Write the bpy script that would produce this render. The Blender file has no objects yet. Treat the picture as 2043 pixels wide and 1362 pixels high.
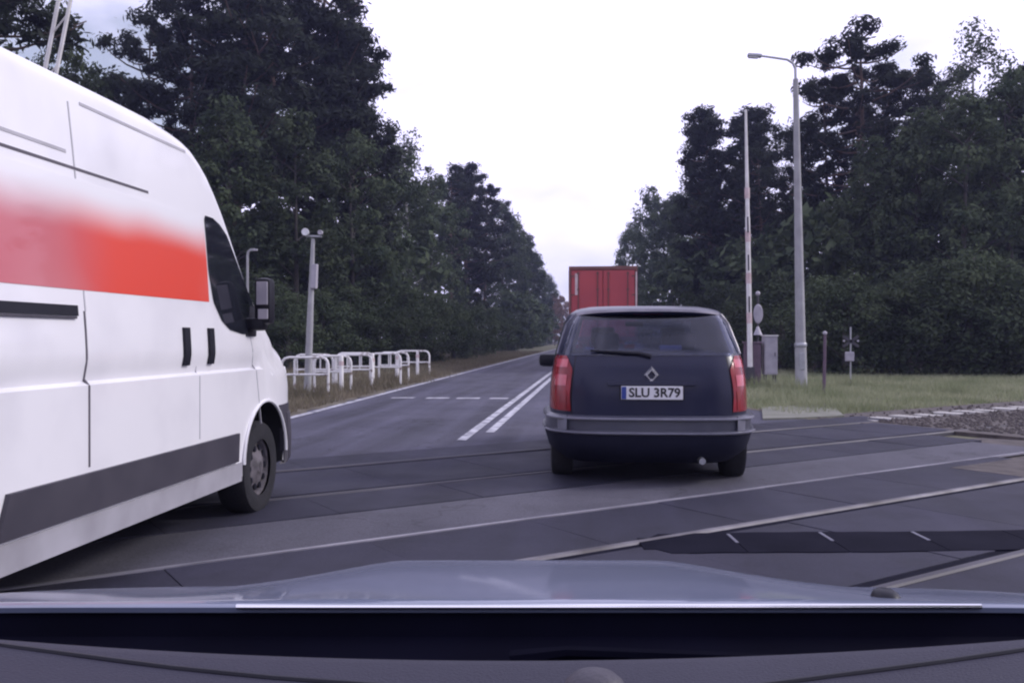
import bpy, bmesh, math, random
import numpy as np
from mathutils import Vector, Matrix

# ------------------------------------------------------------------ camera, sky, sun, exposure
SC = bpy.context.scene
COL = SC.collection
YAW = math.radians(5.35)          # the camera car points slightly left of the road direction (+Y)
CAM_H = 1.27
FOC = 1800.0                      # focal length in pixels of the 2043 px wide photograph

cam_data = bpy.data.cameras.new('camera')
cam = bpy.data.objects.new('camera', cam_data)
COL.objects.link(cam)
cam.location = (0, 0, CAM_H)
cam.rotation_euler = (math.radians(90 - 0.19), 0, YAW)
cam_data.sensor_width = 36.0
cam_data.lens = 36.0 * FOC / 2043.0
cam_data.clip_start = 0.05
cam_data.clip_end = 6000
SC.camera = cam

SUN_AZ = math.radians(78)         # clockwise from +Y, so to the right of the road
SUN_EL = math.radians(33)
world = bpy.data.worlds.new('World')
SC.world = world
world.use_nodes = True
wn, wl = world.node_tree.nodes, world.node_tree.links
wn.clear()
w_out = wn.new('ShaderNodeOutputWorld')
w_bg = wn.new('ShaderNodeBackground')
w_bg.inputs['Strength'].default_value = 0.1
w_sky = wn.new('ShaderNodeTexSky')
w_sky.sky_type = 'NISHITA'
w_sky.sun_disc = False
w_sky.sun_elevation = SUN_EL
w_sky.sun_rotation = SUN_AZ
w_sky.air_density = 1.2
w_sky.dust_density = 0.8
w_tc = wn.new('ShaderNodeTexCoord')
w_map = wn.new('ShaderNodeMapping')
w_map.inputs['Location'].default_value = (9.4, 0.9, 3.17)
w_map.inputs['Scale'].default_value = (1.0, 1.0, 2.2)
w_map.inputs['Rotation'].default_value = (0, 0, math.radians(-14))
w_no = wn.new('ShaderNodeTexNoise')
w_no.inputs['Scale'].default_value = 2.3
w_no.inputs['Detail'].default_value = 6.0
w_no.inputs['Roughness'].default_value = 0.5
w_ramp = wn.new('ShaderNodeValToRGB')
w_ramp.color_ramp.elements[0].position = 0.34
w_ramp.color_ramp.elements[0].color = (0.30, 0.30, 0.30, 1)
w_ramp.color_ramp.elements[1].position = 0.49
w_ramp.color_ramp.elements[1].color = (1, 1, 1, 1)
w_mix = wn.new('ShaderNodeMix')
w_mix.data_type = 'RGBA'
w_mix.inputs[7].default_value = (12.9, 12.4, 16.8, 1)     # bright cloud, a little violet as the dash camera sees it
wl.new(w_tc.outputs['Generated'], w_map.inputs['Vector'])
wl.new(w_map.outputs['Vector'], w_no.inputs['Vector'])
wl.new(w_no.outputs['Fac'], w_ramp.inputs['Fac'])
wl.new(w_ramp.outputs['Color'], w_mix.inputs[0])
wl.new(w_sky.outputs['Color'], w_mix.inputs[6])
wl.new(w_mix.outputs[2], w_bg.inputs['Color'])
wl.new(w_bg.outputs['Background'], w_out.inputs['Surface'])

sun_data = bpy.data.lights.new('sun', 'SUN')
sun_data.energy = 2.1
sun_data.angle = math.radians(12)
sun_data.color = (1.0, 0.95, 0.9)
sun = bpy.data.objects.new('sun', sun_data)
COL.objects.link(sun)
sun.rotation_euler = (math.radians(90) - SUN_EL, 0, math.radians(180) - SUN_AZ)

SC.view_settings.view_transform = 'Standard'
SC.view_settings.look = 'None'
SC.view_settings.exposure = -0.10
SC.view_settings.gamma = 1.0
SC.view_settings.use_curve_mapping = False
SC.cycles.max_bounces = 6
SC.cycles.transparent_max_bounces = 6
SC.cycles.use_denoising = True
SC.cycles.filter_width = 2.2

# ------------------------------------------------------------------ helpers
CA, SA = math.cos(YAW), math.sin(YAW)

def cam2world(x, y, z=0.0):
    return (x * CA - y * SA, x * SA + y * CA, z)

def at(px, D, py=675.0):
    """world point seen at photograph pixel (px,py) at depth D"""
    r = (px - 1021.5) / FOC
    return Vector((D * (r * CA - SA), D * (r * SA + CA), CAM_H - (py - 675.0) / FOC * D))

def gnd(px, py, z=0.0):
    D = FOC * (CAM_H - z) / (py - 675.0)
    p = at(px, D)
    return Vector((p.x, p.y, z))

class MB:
    """collects shapes and links them as one mesh object"""
    def __init__(self):
        self.v, self.f = [], []
    def add(self, verts, faces):
        o = len(self.v)
        self.v += [tuple(p) for p in verts]
        self.f += [tuple(i + o for i in q) for q in faces]
        return self
    def box(self, c, s, rot=None, bev=0.0):
        bm = bmesh.new()
        bmesh.ops.create_cube(bm, size=1.0)
        for v in bm.verts:
            v.co = Vector((v.co.x * s[0], v.co.y * s[1], v.co.z * s[2]))
        if bev > 0:
            bmesh.ops.bevel(bm, geom=list(bm.edges), offset=bev, segments=2, affect='EDGES', profile=0.6)
        M = Matrix.Translation(Vector(c)) @ (rot.to_4x4() if rot is not None else Matrix.Identity(4))
        bm.verts.index_update()
        self.add([M @ v.co for v in bm.verts], [[v.index for v in f.verts] for f in bm.faces])
        bm.free()
        return self
    def tube(self, pts, rad, n=10, cap=True):
        pts = [Vector(p) for p in pts]
        rads = rad if isinstance(rad, (list, tuple)) else [rad] * len(pts)
        rings, up = [], None
        for i, p in enumerate(pts):
            a = pts[max(i - 1, 0)]; b = pts[min(i + 1, len(pts) - 1)]
            d = (b - a).normalized()
            if up is None:
                up = Vector((0, 0, 1)) if abs(d.z) < 0.9 else Vector((1, 0, 0))
            s = d.cross(up).normalized(); up = s.cross(d).normalized()
            rings.append([p + (s * math.cos(t) + up * math.sin(t)) * rads[i]
                          for t in [2 * math.pi * k / n for k in range(n)]])
        vs = [v for r in rings for v in r]
        fs = []
        for i in range(len(rings) - 1):
            for k in range(n):
                k2 = (k + 1) % n
                fs.append((i * n + k, i * n + k2, (i + 1) * n + k2, (i + 1) * n + k))
        if cap:
            fs.append(tuple(range(n - 1, -1, -1)))
            fs.append(tuple((len(rings) - 1) * n + k for k in range(n)))
        return self.add(vs, fs)
    def lathe(self, prof, c=(0, 0, 0), axis='z', n=24, cap=True):
        """prof: list of (radius, height)"""
        vs, fs = [], []
        for r, h in prof:
            for k in range(n):
                t = 2 * math.pi * k / n
                a, b = r * math.cos(t), r * math.sin(t)
                p = {'z': (a, b, h), 'x': (h, a, b), 'y': (a, h, b)}[axis]
                vs.append((p[0] + c[0], p[1] + c[1], p[2] + c[2]))
        m = len(prof)
        for i in range(m - 1):
            for k in range(n):
                k2 = (k + 1) % n
                fs.append((i * n + k, i * n + k2, (i + 1) * n + k2, (i + 1) * n + k))
        if cap and prof[0][0] > 1e-4: fs.append(tuple(range(n - 1, -1, -1)))
        if cap and prof[-1][0] > 1e-4: fs.append(tuple((m - 1) * n + k for k in range(n)))
        return self.add(vs, fs)
    def prism(self, poly, z0, z1):
        n = len(poly)
        vs = [(p[0], p[1], z0) for p in poly] + [(p[0], p[1], z1) for p in poly]
        fs = [tuple(range(n - 1, -1, -1)), tuple(range(n, 2 * n))]
        fs += [(k, (k + 1) % n, n + (k + 1) % n, n + k) for k in range(n)]
        return self.add(vs, fs)
    def grid(self, P):
        """P[i][j] points -> quads"""
        m, n = len(P), len(P[0])
        vs = [p for row in P for p in row]
        fs = [(i * n + j, i * n + j + 1, (i + 1) * n + j + 1, (i + 1) * n + j)
              for i in range(m - 1) for j in range(n - 1)]
        return self.add(vs, fs)
    def slab(self, P, Q):
        """closed thick sheet between point grids P (outside) and Q (inside)"""
        m, n = len(P), len(P[0])
        vs = [p for row in P for p in row] + [p for row in Q for p in row]
        o = m * n
        fs = []
        for i in range(m - 1):
            for j in range(n - 1):
                fs.append((i * n + j, i * n + j + 1, (i + 1) * n + j + 1, (i + 1) * n + j))
                fs.append((o + i * n + j, o + (i + 1) * n + j, o + (i + 1) * n + j + 1, o + i * n + j + 1))
        rim = [(0, j) for j in range(n)] + [(i, n - 1) for i in range(1, m)] + \
              [(m - 1, j) for j in range(n - 2, -1, -1)] + [(i, 0) for i in range(m - 2, 0, -1)]
        for k in range(len(rim)):
            a = rim[k][0] * n + rim[k][1]; b = rim[(k + 1) % len(rim)][0] * n + rim[(k + 1) % len(rim)][1]
            fs.append((a, o + a, o + b, b))
        return self.add(vs, fs)
    def mesh(self, name, mat=None, smooth=False, angle=None):
        me = bpy.data.meshes.new(name)
        me.from_pydata(self.v, [], self.f)
        if mat: me.materials.append(mat)
        bm = bmesh.new(); bm.from_mesh(me)
        bmesh.ops.recalc_face_normals(bm, faces=list(bm.faces))
        bm.to_mesh(me); bm.free()
        if smooth:
            me.polygons.foreach_set('use_smooth', [True] * len(me.polygons))
            if angle is not None:
                try: me.set_sharp_from_angle(angle=math.radians(angle))
                except Exception: pass
        me.update()
        return me
    def build(self, name, mat=None, parent=None, smooth=False, angle=35):
        o = bpy.data.objects.new(name, self.mesh(name, mat, smooth, angle))
        COL.objects.link(o)
        if parent is not None: o.parent = parent
        return o

def tag(o, label=None, cat=None, group=None, kind=None):
    if label: o['label'] = label
    if cat: o['category'] = cat
    if group: o['group'] = group
    if kind: o['kind'] = kind
    return o

def thing(name, label, cat, loc=(0, 0, 0), rz=0.0, group=None):
    o = bpy.data.objects.new(name, None)
    o.empty_display_size = 0.3
    COL.objects.link(o)
    o.location = loc
    o.rotation_euler = (0, 0, rz)
    return tag(o, label, cat, group)

def link_copy(src, parent=None, name=None):
    c = src.copy()
    if name: c.name = name
    COL.objects.link(c)
    c.parent = parent
    return c

MATS = {}
def mat(name, col, rough=0.6, metal=0.0, col2=None, scale=6.0, detail=4.0, bump=0.0, bscale=None,
        spec=0.5, coat=0.0, coord='Object', lo=0.35, hi=0.65, objvar=0.0):
    """principled material whose colour wanders between col and col2 with noise, plus fine relief"""
    if name in MATS: return MATS[name]
    m = bpy.data.materials.new(name)
    m.use_nodes = True
    nt = m.node_tree; N, L = nt.nodes, nt.links
    b = N['Principled BSDF']
    b.inputs['Roughness'].default_value = rough
    b.inputs['Metallic'].default_value = metal
    b.inputs['Specular IOR Level'].default_value = spec
    b.inputs['Coat Weight'].default_value = coat
    b.inputs['Coat Roughness'].default_value = 0.06
    if col2 is None: col2 = tuple(c * 0.85 for c in col)
    tc = N.new('ShaderNodeTexCoord')
    no = N.new('ShaderNodeTexNoise')
    no.inputs['Scale'].default_value = scale
    no.inputs['Detail'].default_value = detail
    L.new(tc.outputs[coord], no.inputs['Vector'])
    rp = N.new('ShaderNodeValToRGB')
    rp.color_ramp.elements[0].position = lo; rp.color_ramp.elements[0].color = (*col, 1)
    rp.color_ramp.elements[1].position = hi; rp.color_ramp.elements[1].color = (*col2, 1)
    L.new(no.outputs['Fac'], rp.inputs['Fac'])
    last = rp.outputs['Color']
    if objvar > 0:
        oi = N.new('ShaderNodeObjectInfo')
        hs = N.new('ShaderNodeHueSaturation')
        mr = N.new('ShaderNodeMapRange')
        mr.inputs['To Min'].default_value = 1 - objvar; mr.inputs['To Max'].default_value = 1 + objvar
        L.new(oi.outputs['Random'], mr.inputs['Value'])
        L.new(mr.outputs['Result'], hs.inputs['Value'])
        L.new(last, hs.inputs['Color'])
        last = hs.outputs['Color']
    L.new(last, b.inputs['Base Color'])
    if bump > 0:
        n2 = N.new('ShaderNodeTexNoise')
        n2.inputs['Scale'].default_value = bscale or scale * 8
        n2.inputs['Detail'].default_value = 5
        L.new(tc.outputs[coord], n2.inputs['Vector'])
        bp = N.new('ShaderNodeBump')
        bp.inputs['Strength'].default_value = min(bump, 1.0)
        bp.inputs['Distance'].default_value = 0.02
        L.new(n2.outputs['Fac'], bp.inputs['Height'])
        L.new(bp.outputs['Normal'], b.inputs['Normal'])
    MATS[name] = m
    return m

def leaf_mat(name, c1, c2, objvar=0.25):
    m = bpy.data.materials.new(name); m.use_nodes = True
    nt = m.node_tree; N, L = nt.nodes, nt.links
    b = N['Principled BSDF']
    b.inputs['Roughness'].default_value = 0.8
    b.inputs['Specular IOR Level'].default_value = 0.08
    tc = N.new('ShaderNodeTexCoord'); no = N.new('ShaderNodeTexNoise')
    no.inputs['Scale'].default_value = 0.7; no.inputs['Detail'].default_value = 3
    L.new(tc.outputs['Object'], no.inputs['Vector'])
    rp = N.new('ShaderNodeValToRGB')
    rp.color_ramp.elements[0].position = 0.35; rp.color_ramp.elements[0].color = (*c1, 1)
    rp.color_ramp.elements[1].position = 0.68; rp.color_ramp.elements[1].color = (*c2, 1)
    L.new(no.outputs['Fac'], rp.inputs['Fac'])
    oi = N.new('ShaderNodeObjectInfo'); hs = N.new('ShaderNodeHueSaturation'); mr = N.new('ShaderNodeMapRange')
    mr.inputs['To Min'].default_value = 1 - objvar; mr.inputs['To Max'].default_value = 1 + objvar
    L.new(oi.outputs['Random'], mr.inputs['Value']); L.new(mr.outputs['Result'], hs.inputs['Value'])
    L.new(rp.outputs['Color'], hs.inputs['Color']); L.new(hs.outputs['Color'], b.inputs['Base Color'])
    tr = N.new('ShaderNodeBsdfTranslucent'); L.new(hs.outputs['Color'], tr.inputs['Color'])
    mx = N.new('ShaderNodeMixShader'); mx.inputs['Fac'].default_value = 0.25
    L.new(b.outputs['BSDF'], mx.inputs[1]); L.new(tr.outputs['BSDF'], mx.inputs[2])
    L.new(mx.outputs['Shader'], N['Material Output'].inputs['Surface'])
    return m

def text_mesh(name, body, size, mat_, parent, loc, rot, bold=0.0, extrude=0.001):
    cu = bpy.data.curves.new(name, 'FONT')
    cu.body = body; cu.size = size; cu.align_x = 'CENTER'; cu.align_y = 'CENTER'
    cu.extrude = extrude; cu.offset = bold; cu.resolution_u = 3
    to = bpy.data.objects.new(name + '_tmp', cu); COL.objects.link(to)
    dg = bpy.context.evaluated_depsgraph_get()
    me = bpy.data.meshes.new_from_object(to.evaluated_get(dg))
    bpy.data.objects.remove(to)
    me.materials.clear(); me.materials.append(mat_)
    o = bpy.data.objects.new(name, me); COL.objects.link(o)
    o.parent = parent; o.location = loc; o.rotation_euler = rot
    return o

def boolean_cut(o, cutters, mat_):
    """cut the given closed meshes out of o and keep the result as plain mesh data"""
    tmp = []
    for i, mb in enumerate(cutters):
        c = mb.build('cut_tmp', mat_)
        c.parent = o.parent
        tmp.append(c)
        md = o.modifiers.new('cut%d' % i, 'BOOLEAN')
        md.operation = 'DIFFERENCE'; md.solver = 'EXACT'; md.object = c
        try: md.material_mode = 'TRANSFER'
        except Exception: pass
    bpy.context.view_layer.update()
    dg = bpy.context.evaluated_depsgraph_get()
    me = bpy.data.meshes.new_from_object(o.evaluated_get(dg))
    o.modifiers.clear()
    o.data = me
    me.polygons.foreach_set('use_smooth', [True] * len(me.polygons))
    me.set_sharp_from_angle(angle=math.radians(32))
    for c in tmp: bpy.data.objects.remove(c)

def lerp_table(tab, x):
    if x <= tab[0][0]: return tab[0][1]
    for (a, va), (b, vb) in zip(tab, tab[1:]):
        if x <= b: return va + (vb - va) * (x - a) / (b - a)
    return tab[-1][1]

def smooth_table(tab, x):
    """monotone-ish cubic through the table"""
    n = len(tab)
    if x <= tab[0][0]: return tab[0][1]
    if x >= tab[-1][0]: return tab[-1][1]
    for i in range(n - 1):
        if tab[i][0] <= x <= tab[i + 1][0]:
            x0, y0 = tab[i]; x1, y1 = tab[i + 1]
            def sl(k):
                if k <= 0 or k >= n - 1: return 0.0 if k <= 0 else 0.0
                d0 = (tab[k][1] - tab[k - 1][1]) / (tab[k][0] - tab[k - 1][0])
                d1 = (tab[k + 1][1] - tab[k][1]) / (tab[k + 1][0] - tab[k][0])
                return 0.0 if d0 * d1 <= 0 else 2 * d0 * d1 / (d0 + d1)
            h = x1 - x0; t = (x - x0) / h
            m0, m1 = sl(i) * h, sl(i + 1) * h
            if i == 0: m0 = (y1 - y0)
            if i == n - 2: m1 = (y1 - y0)
            return ((2*t**3 - 3*t**2 + 1) * y0 + (t**3 - 2*t**2 + t) * m0 + (-2*t**3 + 3*t**2) * y1 + (t**3 - t**2) * m1)

def frange(a, b, n):
    return [a + (b - a) * i / (n - 1) for i in range(n)]

rng = np.random.default_rng(7)
random.seed(7)

# ------------------------------------------------------------------ materials
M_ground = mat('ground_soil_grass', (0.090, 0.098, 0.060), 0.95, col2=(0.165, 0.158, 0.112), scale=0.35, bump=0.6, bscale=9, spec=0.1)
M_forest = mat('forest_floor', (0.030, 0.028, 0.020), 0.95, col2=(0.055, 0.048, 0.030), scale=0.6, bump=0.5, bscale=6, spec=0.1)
def road_mat(name, c1, c2, rough=0.75, streak=0.5, crack=0.0, objvar=0.0, stain=0.5):
    """worn road surface: patches, wheel-track streaks along the road, oil stains, stone speckle and hairline cracks"""
    m = bpy.data.materials.new(name); m.use_nodes = True
    N, L = m.node_tree.nodes, m.node_tree.links
    b = N['Principled BSDF']; b.inputs['Specular IOR Level'].default_value = 0.3
    geo = N.new('ShaderNodeNewGeometry')
    def noise(scale, detail=4, sc=None, rough_=0.55):
        n_ = N.new('ShaderNodeTexNoise'); n_.inputs['Scale'].default_value = scale; n_.inputs['Detail'].default_value = detail; n_.inputs['Roughness'].default_value = rough_
        if sc:
            mp = N.new('ShaderNodeMapping'); mp.inputs['Scale'].default_value = sc
            L.new(geo.outputs['Position'], mp.inputs['Vector']); L.new(mp.outputs['Vector'], n_.inputs['Vector'])
        else: L.new(geo.outputs['Position'], n_.inputs['Vector'])
        return n_.outputs['Fac']
    def rng_(v, a0, a1, b0, b1):
        r_ = N.new('ShaderNodeMapRange'); r_.inputs['From Min'].default_value = a0; r_.inputs['From Max'].default_value = a1
        r_.inputs['To Min'].default_value = b0; r_.inputs['To Max'].default_value = b1; L.new(v, r_.inputs['Value']); return r_.outputs['Result']
    def mul(a_, b_):
        q = N.new('ShaderNodeMath'); q.operation = 'MULTIPLY'; L.new(a_, q.inputs[0]); L.new(b_, q.inputs[1]); return q.outputs[0]
    mx = N.new('ShaderNodeMix'); mx.data_type = 'RGBA'
    mx.inputs[6].default_value = (*c1, 1); mx.inputs[7].default_value = (*c2, 1)
    L.new(rng_(noise(0.55, 6), 0.35, 0.65, 0, 1), mx.inputs[0])
    f = rng_(noise(1.0, 3, (2.2, 0.10, 1)), 0.35, 0.68, 1 - 0.32 * streak, 1 + 0.22 * streak)
    f = mul(f, rng_(noise(1.4, 5, None, 0.65), 0.52, 0.70, 1.0, 1 - 0.45 * stain))
    f = mul(f, rng_(noise(85, 2), 0.3, 0.7, 0.72, 1.28))
    if crack > 0:
        vo = N.new('ShaderNodeTexVoronoi'); vo.feature = 'DISTANCE_TO_EDGE'; vo.inputs['Scale'].default_value = 0.55
        ds = N.new('ShaderNodeVectorMath'); ds.operation = 'ADD'; nn_ = N.new('ShaderNodeTexNoise'); nn_.inputs['Scale'].default_value = 2.5
        L.new(geo.outputs['Position'], nn_.inputs['Vector']); L.new(geo.outputs['Position'], ds.inputs[0]); L.new(nn_.outputs['Color'], ds.inputs[1]); L.new(ds.outputs[0], vo.inputs['Vector'])
        f = mul(f, rng_(vo.outputs['Distance'], 0.0, 0.012, 1 - crack, 1.0))
    if objvar > 0:
        oi = N.new('ShaderNodeObjectInfo'); f = mul(f, rng_(oi.outputs['Random'], 0, 1, 1 - objvar, 1 + objvar))
    sc_ = N.new('ShaderNodeVectorMath'); sc_.operation = 'SCALE'
    L.new(mx.outputs[2], sc_.inputs[0]); L.new(f, sc_.inputs['Scale']); L.new(sc_.outputs[0], b.inputs['Base Color'])
    L.new(rng_(noise(1.1, 4), 0.3, 0.7, rough - 0.12, rough + 0.10), b.inputs['Roughness'])
    bp_ = N.new('ShaderNodeBump'); bp_.inputs['Strength'].default_value = 0.35; bp_.inputs['Distance'].default_value = 0.012
    L.new(noise(130, 3), bp_.inputs['Height']); L.new(bp_.outputs['Normal'], b.inputs['Normal'])
    return m
M_asph = road_mat('asphalt', (0.050, 0.049, 0.074), (0.074, 0.072, 0.102), 0.75, 1.2, 0.6)
M_asph_pale = road_mat('asphalt_worn_pale', (0.064, 0.062, 0.082), (0.092, 0.089, 0.110), 0.75, 0.4, 0.4)
M_panel = road_mat('crossing_panel_rubber', (0.018, 0.0178, 0.034), (0.032, 0.031, 0.051), 0.74, 0.7, 0.0, 0.14, 0.7)
M_groove_reflection = mat('groove_and_reflection_dark', (0.005, 0.005, 0.012), 0.85, col2=(0.009, 0.009, 0.018), scale=3, bump=0.2, bscale=80, spec=0.06)  # dark flangeway filler, also the colour of the imitated reflection band
M_paint = mat('road_paint', (0.47, 0.47, 0.51), 0.6, col2=(0.12, 0.12, 0.15), scale=5, detail=9, bump=0.2, bscale=90, lo=0.44, hi=0.66)
M_paint_worn = mat('road_paint_worn', (0.36, 0.35, 0.38), 0.65, col2=(0.11, 0.11, 0.13), scale=9, detail=7, lo=0.40, hi=0.62)
M_rail = mat('rail_steel', (0.20, 0.19, 0.21), 0.6, 0.15, col2=(0.07, 0.062, 0.068), scale=2.6, detail=8)
M_raildull = mat('rail_dull', (0.075, 0.070, 0.085), 0.6, 0.2, col2=(0.030, 0.027, 0.036), scale=0.9, detail=7)
M_railside = mat('rail_rust', (0.10, 0.055, 0.04), 0.8, col2=(0.06, 0.04, 0.03), scale=8)
M_sleeper = mat('concrete_sleeper', (0.46, 0.45, 0.43), 0.85, col2=(0.34, 0.32, 0.30), scale=5, bump=0.3, objvar=0.15)
M_ballast = mat('ballast_stone', (0.050, 0.041, 0.040), 0.9, col2=(0.095, 0.080, 0.076), scale=5, bump=0.4, objvar=0.0)
M_conc = mat('pole_concrete', (0.36, 0.36, 0.37), 0.8, col2=(0.28, 0.28, 0.29), scale=3, bump=0.3, bscale=60)
M_galv = mat('galvanised_steel', (0.42, 0.43, 0.45), 0.42, 0.6, col2=(0.33, 0.34, 0.36), scale=5)
M_white = mat('white_enamel', (0.74, 0.73, 0.72), 0.45, col2=(0.60, 0.58, 0.56), scale=3, detail=6)
M_worn = mat('worn_white_paint', (0.70, 0.69, 0.68), 0.5, col2=(0.20, 0.15, 0.13), scale=6, detail=8, lo=0.54, hi=0.66)
M_red = mat('red_enamel', (0.42, 0.03, 0.03), 0.45, col2=(0.33, 0.03, 0.03), scale=3)
M_dark = mat('dark_painted_steel', (0.035, 0.034, 0.045), 0.5, col2=(0.055, 0.05, 0.06), scale=5)
M_mech = mat('barrier_machine_paint', (0.12, 0.075, 0.11), 0.5, col2=(0.085, 0.055, 0.08), scale=4)
M_cab = mat('cabinet_grey', (0.40, 0.38, 0.42), 0.55, col2=(0.30, 0.29, 0.33), scale=4)
M_lamp_glass = mat('lamp_glass', (0.75, 0.75, 0.76), 0.2, col2=(0.6, 0.6, 0.62))
M_van = mat('van_white_paint', (0.78, 0.77, 0.79), 0.28, col2=(0.66, 0.65, 0.68), scale=2.2, detail=8, coat=0.4, lo=0.45, hi=0.80)
M_sill = mat('van_sill_grey', (0.40, 0.39, 0.43), 0.5, col2=(0.30, 0.29, 0.32), scale=3, detail=7)
M_van_under = mat('van_underbody', (0.012, 0.012, 0.015), 0.8)
M_plastic = mat('grey_black_plastic', (0.040, 0.036, 0.050), 0.55, col2=(0.055, 0.05, 0.065), scale=4, bump=0.15, bscale=250)
M_black = mat('black_plastic', (0.010, 0.010, 0.016), 0.45, col2=(0.015, 0.015, 0.022), spec=0.22)
M_cowl = mat('cowl_black', (0.002, 0.002, 0.007), 0.8, col2=(0.003, 0.003, 0.010), spec=0.05)
M_gap = mat('panel_gap', (0.10, 0.09, 0.11), 0.8)
M_gapfaint = mat('panel_gap_faint', (0.42, 0.41, 0.44), 0.6)
M_carglass = mat('rear_window_glass', (0.016, 0.022, 0.052), 0.10, col2=(0.026, 0.034, 0.072), scale=3, spec=0.30)
M_glass = mat('tinted_glass', (0.012, 0.013, 0.020), 0.04, col2=(0.016, 0.018, 0.026), spec=0.5, coat=0.3)
M_tyre = mat('tyre_rubber', (0.010, 0.010, 0.014), 0.9, col2=(0.017, 0.016, 0.020), scale=10, bump=0.3, bscale=60)
M_rim = mat('steel_wheel_trim', (0.15, 0.135, 0.15), 0.7, 0.1, col2=(0.060, 0.054, 0.062), scale=16)
M_car = mat('car_blue_grey_paint', (0.008, 0.0095, 0.032), 0.32, 0.0, col2=(0.010, 0.012, 0.038), scale=2, coat=0.08, spec=0.28)
M_bumper = mat('bumper_paint', (0.050, 0.052, 0.075), 0.35, 0.0, col2=(0.062, 0.064, 0.088), scale=2, coat=0.25, spec=0.4)
M_valance = mat('valance_dark_plastic', (0.010, 0.011, 0.024), 0.6, col2=(0.014, 0.015, 0.030), spec=0.15)
M_highlight = mat('pale_highlight', (0.20, 0.20, 0.25), 0.35, 0.1, col2=(0.15, 0.15, 0.19))  # pale colour painted where edges would catch a highlight
M_tail = mat('tail_light_red', (0.26, 0.006, 0.016), 0.25, col2=(0.17, 0.004, 0.011), scale=8, coat=0.15, spec=0.3)
M_tail_pale = mat('tail_light_pale', (0.52, 0.07, 0.10), 0.2, col2=(0.40, 0.03, 0.055), scale=12, coat=0.3)
M_chrome = mat('chrome', (0.8, 0.8, 0.82), 0.14, 1.0, col2=(0.75, 0.75, 0.77))
M_plate = mat('plate_white', (0.74, 0.74, 0.76), 0.4, col2=(0.66, 0.66, 0.68))
M_plate_blue = mat('plate_blue', (0.03, 0.06, 0.28), 0.4)
M_ink = mat('plate_black_letters', (0.012, 0.012, 0.014), 0.5)
M_truck = mat('truck_red_panel', (0.40, 0.055, 0.060), 0.5, col2=(0.33, 0.045, 0.055), scale=0.8, detail=6)
M_truck_frame = mat('truck_frame_brown_red', (0.17, 0.060, 0.050), 0.5, col2=(0.12, 0.045, 0.04), scale=2)
M_pale_strip = mat('pale_marking', (0.62, 0.50, 0.50), 0.5, col2=(0.5, 0.38, 0.38))
M_hood = mat('camera_car_paint', (0.108, 0.130, 0.200), 0.5, 0.2, col2=(0.13, 0.150, 0.228), scale=1.5, coat=0.7)
M_dash = mat('dashboard_plastic', (0.013, 0.0122, 0.029), 0.7, col2=(0.020, 0.0185, 0.038), scale=3, bump=0.25, bscale=420)
M_bark_pine = mat('pine_bark', (0.11, 0.065, 0.045), 0.9, col2=(0.06, 0.045, 0.038), scale=3, bump=0.6, bscale=14)
M_bark = mat('grey_bark', (0.075, 0.066, 0.056), 0.9, col2=(0.045, 0.04, 0.036), scale=3, bump=0.6, bscale=14)
M_birch = mat('birch_bark', (0.46, 0.45, 0.43), 0.8, col2=(0.10, 0.095, 0.09), scale=2.4, lo=0.45, hi=0.62)
L_pine = leaf_mat('pine_needles', (0.020, 0.026, 0.019), (0.042, 0.050, 0.036))
L_broad = leaf_mat('broad_leaves', (0.036, 0.052, 0.029), (0.086, 0.108, 0.058))
L_birch = leaf_mat('birch_leaves', (0.046, 0.060, 0.038), (0.095, 0.112, 0.066))
L_tan = leaf_mat('dry_tan_leaves', (0.14, 0.095, 0.06), (0.22, 0.15, 0.10), 0.15)
L_grass = leaf_mat('grass_blades', (0.200, 0.230, 0.125), (0.340, 0.350, 0.230), 0.1)
L_dry = leaf_mat('dry_grass_blades', (0.125, 0.112, 0.078), (0.215, 0.185, 0.135), 0.1)

# ------------------------------------------------------------------ setting: ground, road, crossing
# railway direction and its normal (pointing away from the camera)
TA = math.radians(51.15)
TD = Vector((math.sin(TA), math.cos(TA), 0)); TN = Vector((-math.cos(TA), math.sin(TA), 0))
def tp(t, c, z=0.0):
    """point at t metres along the track and offset c across it"""
    return (TD.x * t + TN.x * c, TD.y * t + TN.y * c, z)

g = MB()
gx = [-1500, -400, -120, -40, 0, 40, 120, 400, 1500]
gy = [-300, -60, 0, 30, 60, 120, 300, 900, 2500]
g.grid([[(x, y, -0.03) for x in gx] for y in gy])
tag(g.build('ground', M_ground), kind='structure')

ROAD_L, ROAD_R = -5.05, 2.15
def road_right(y):
    return lerp_table([(-20, 5.5), (3, 5.2), (9.5, 4.3), (12.5, 3.75), (14.6, 3.35), (18, 2.35), (30, 2.15), (900, 2.15)], y)
r = MB()
ys = [-20, -5, 0, 3, 5, 7, 9.5, 11, 12.5, 13.6, 14.6, 16, 18, 22, 30, 45, 70, 110, 180, 300, 500, 900]
P = [[(ROAD_L - (0.6 if y < 8 else 0), y, 0.0), (-1.5, y, 0.012), (road_right(y), y, 0.0)] for y in ys]
Q = [[(p[0], p[1], -0.06) for p in row] for row in P]
r.slab(P, Q)
road = tag(r.build('road', M_asph), kind='structure')

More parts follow.
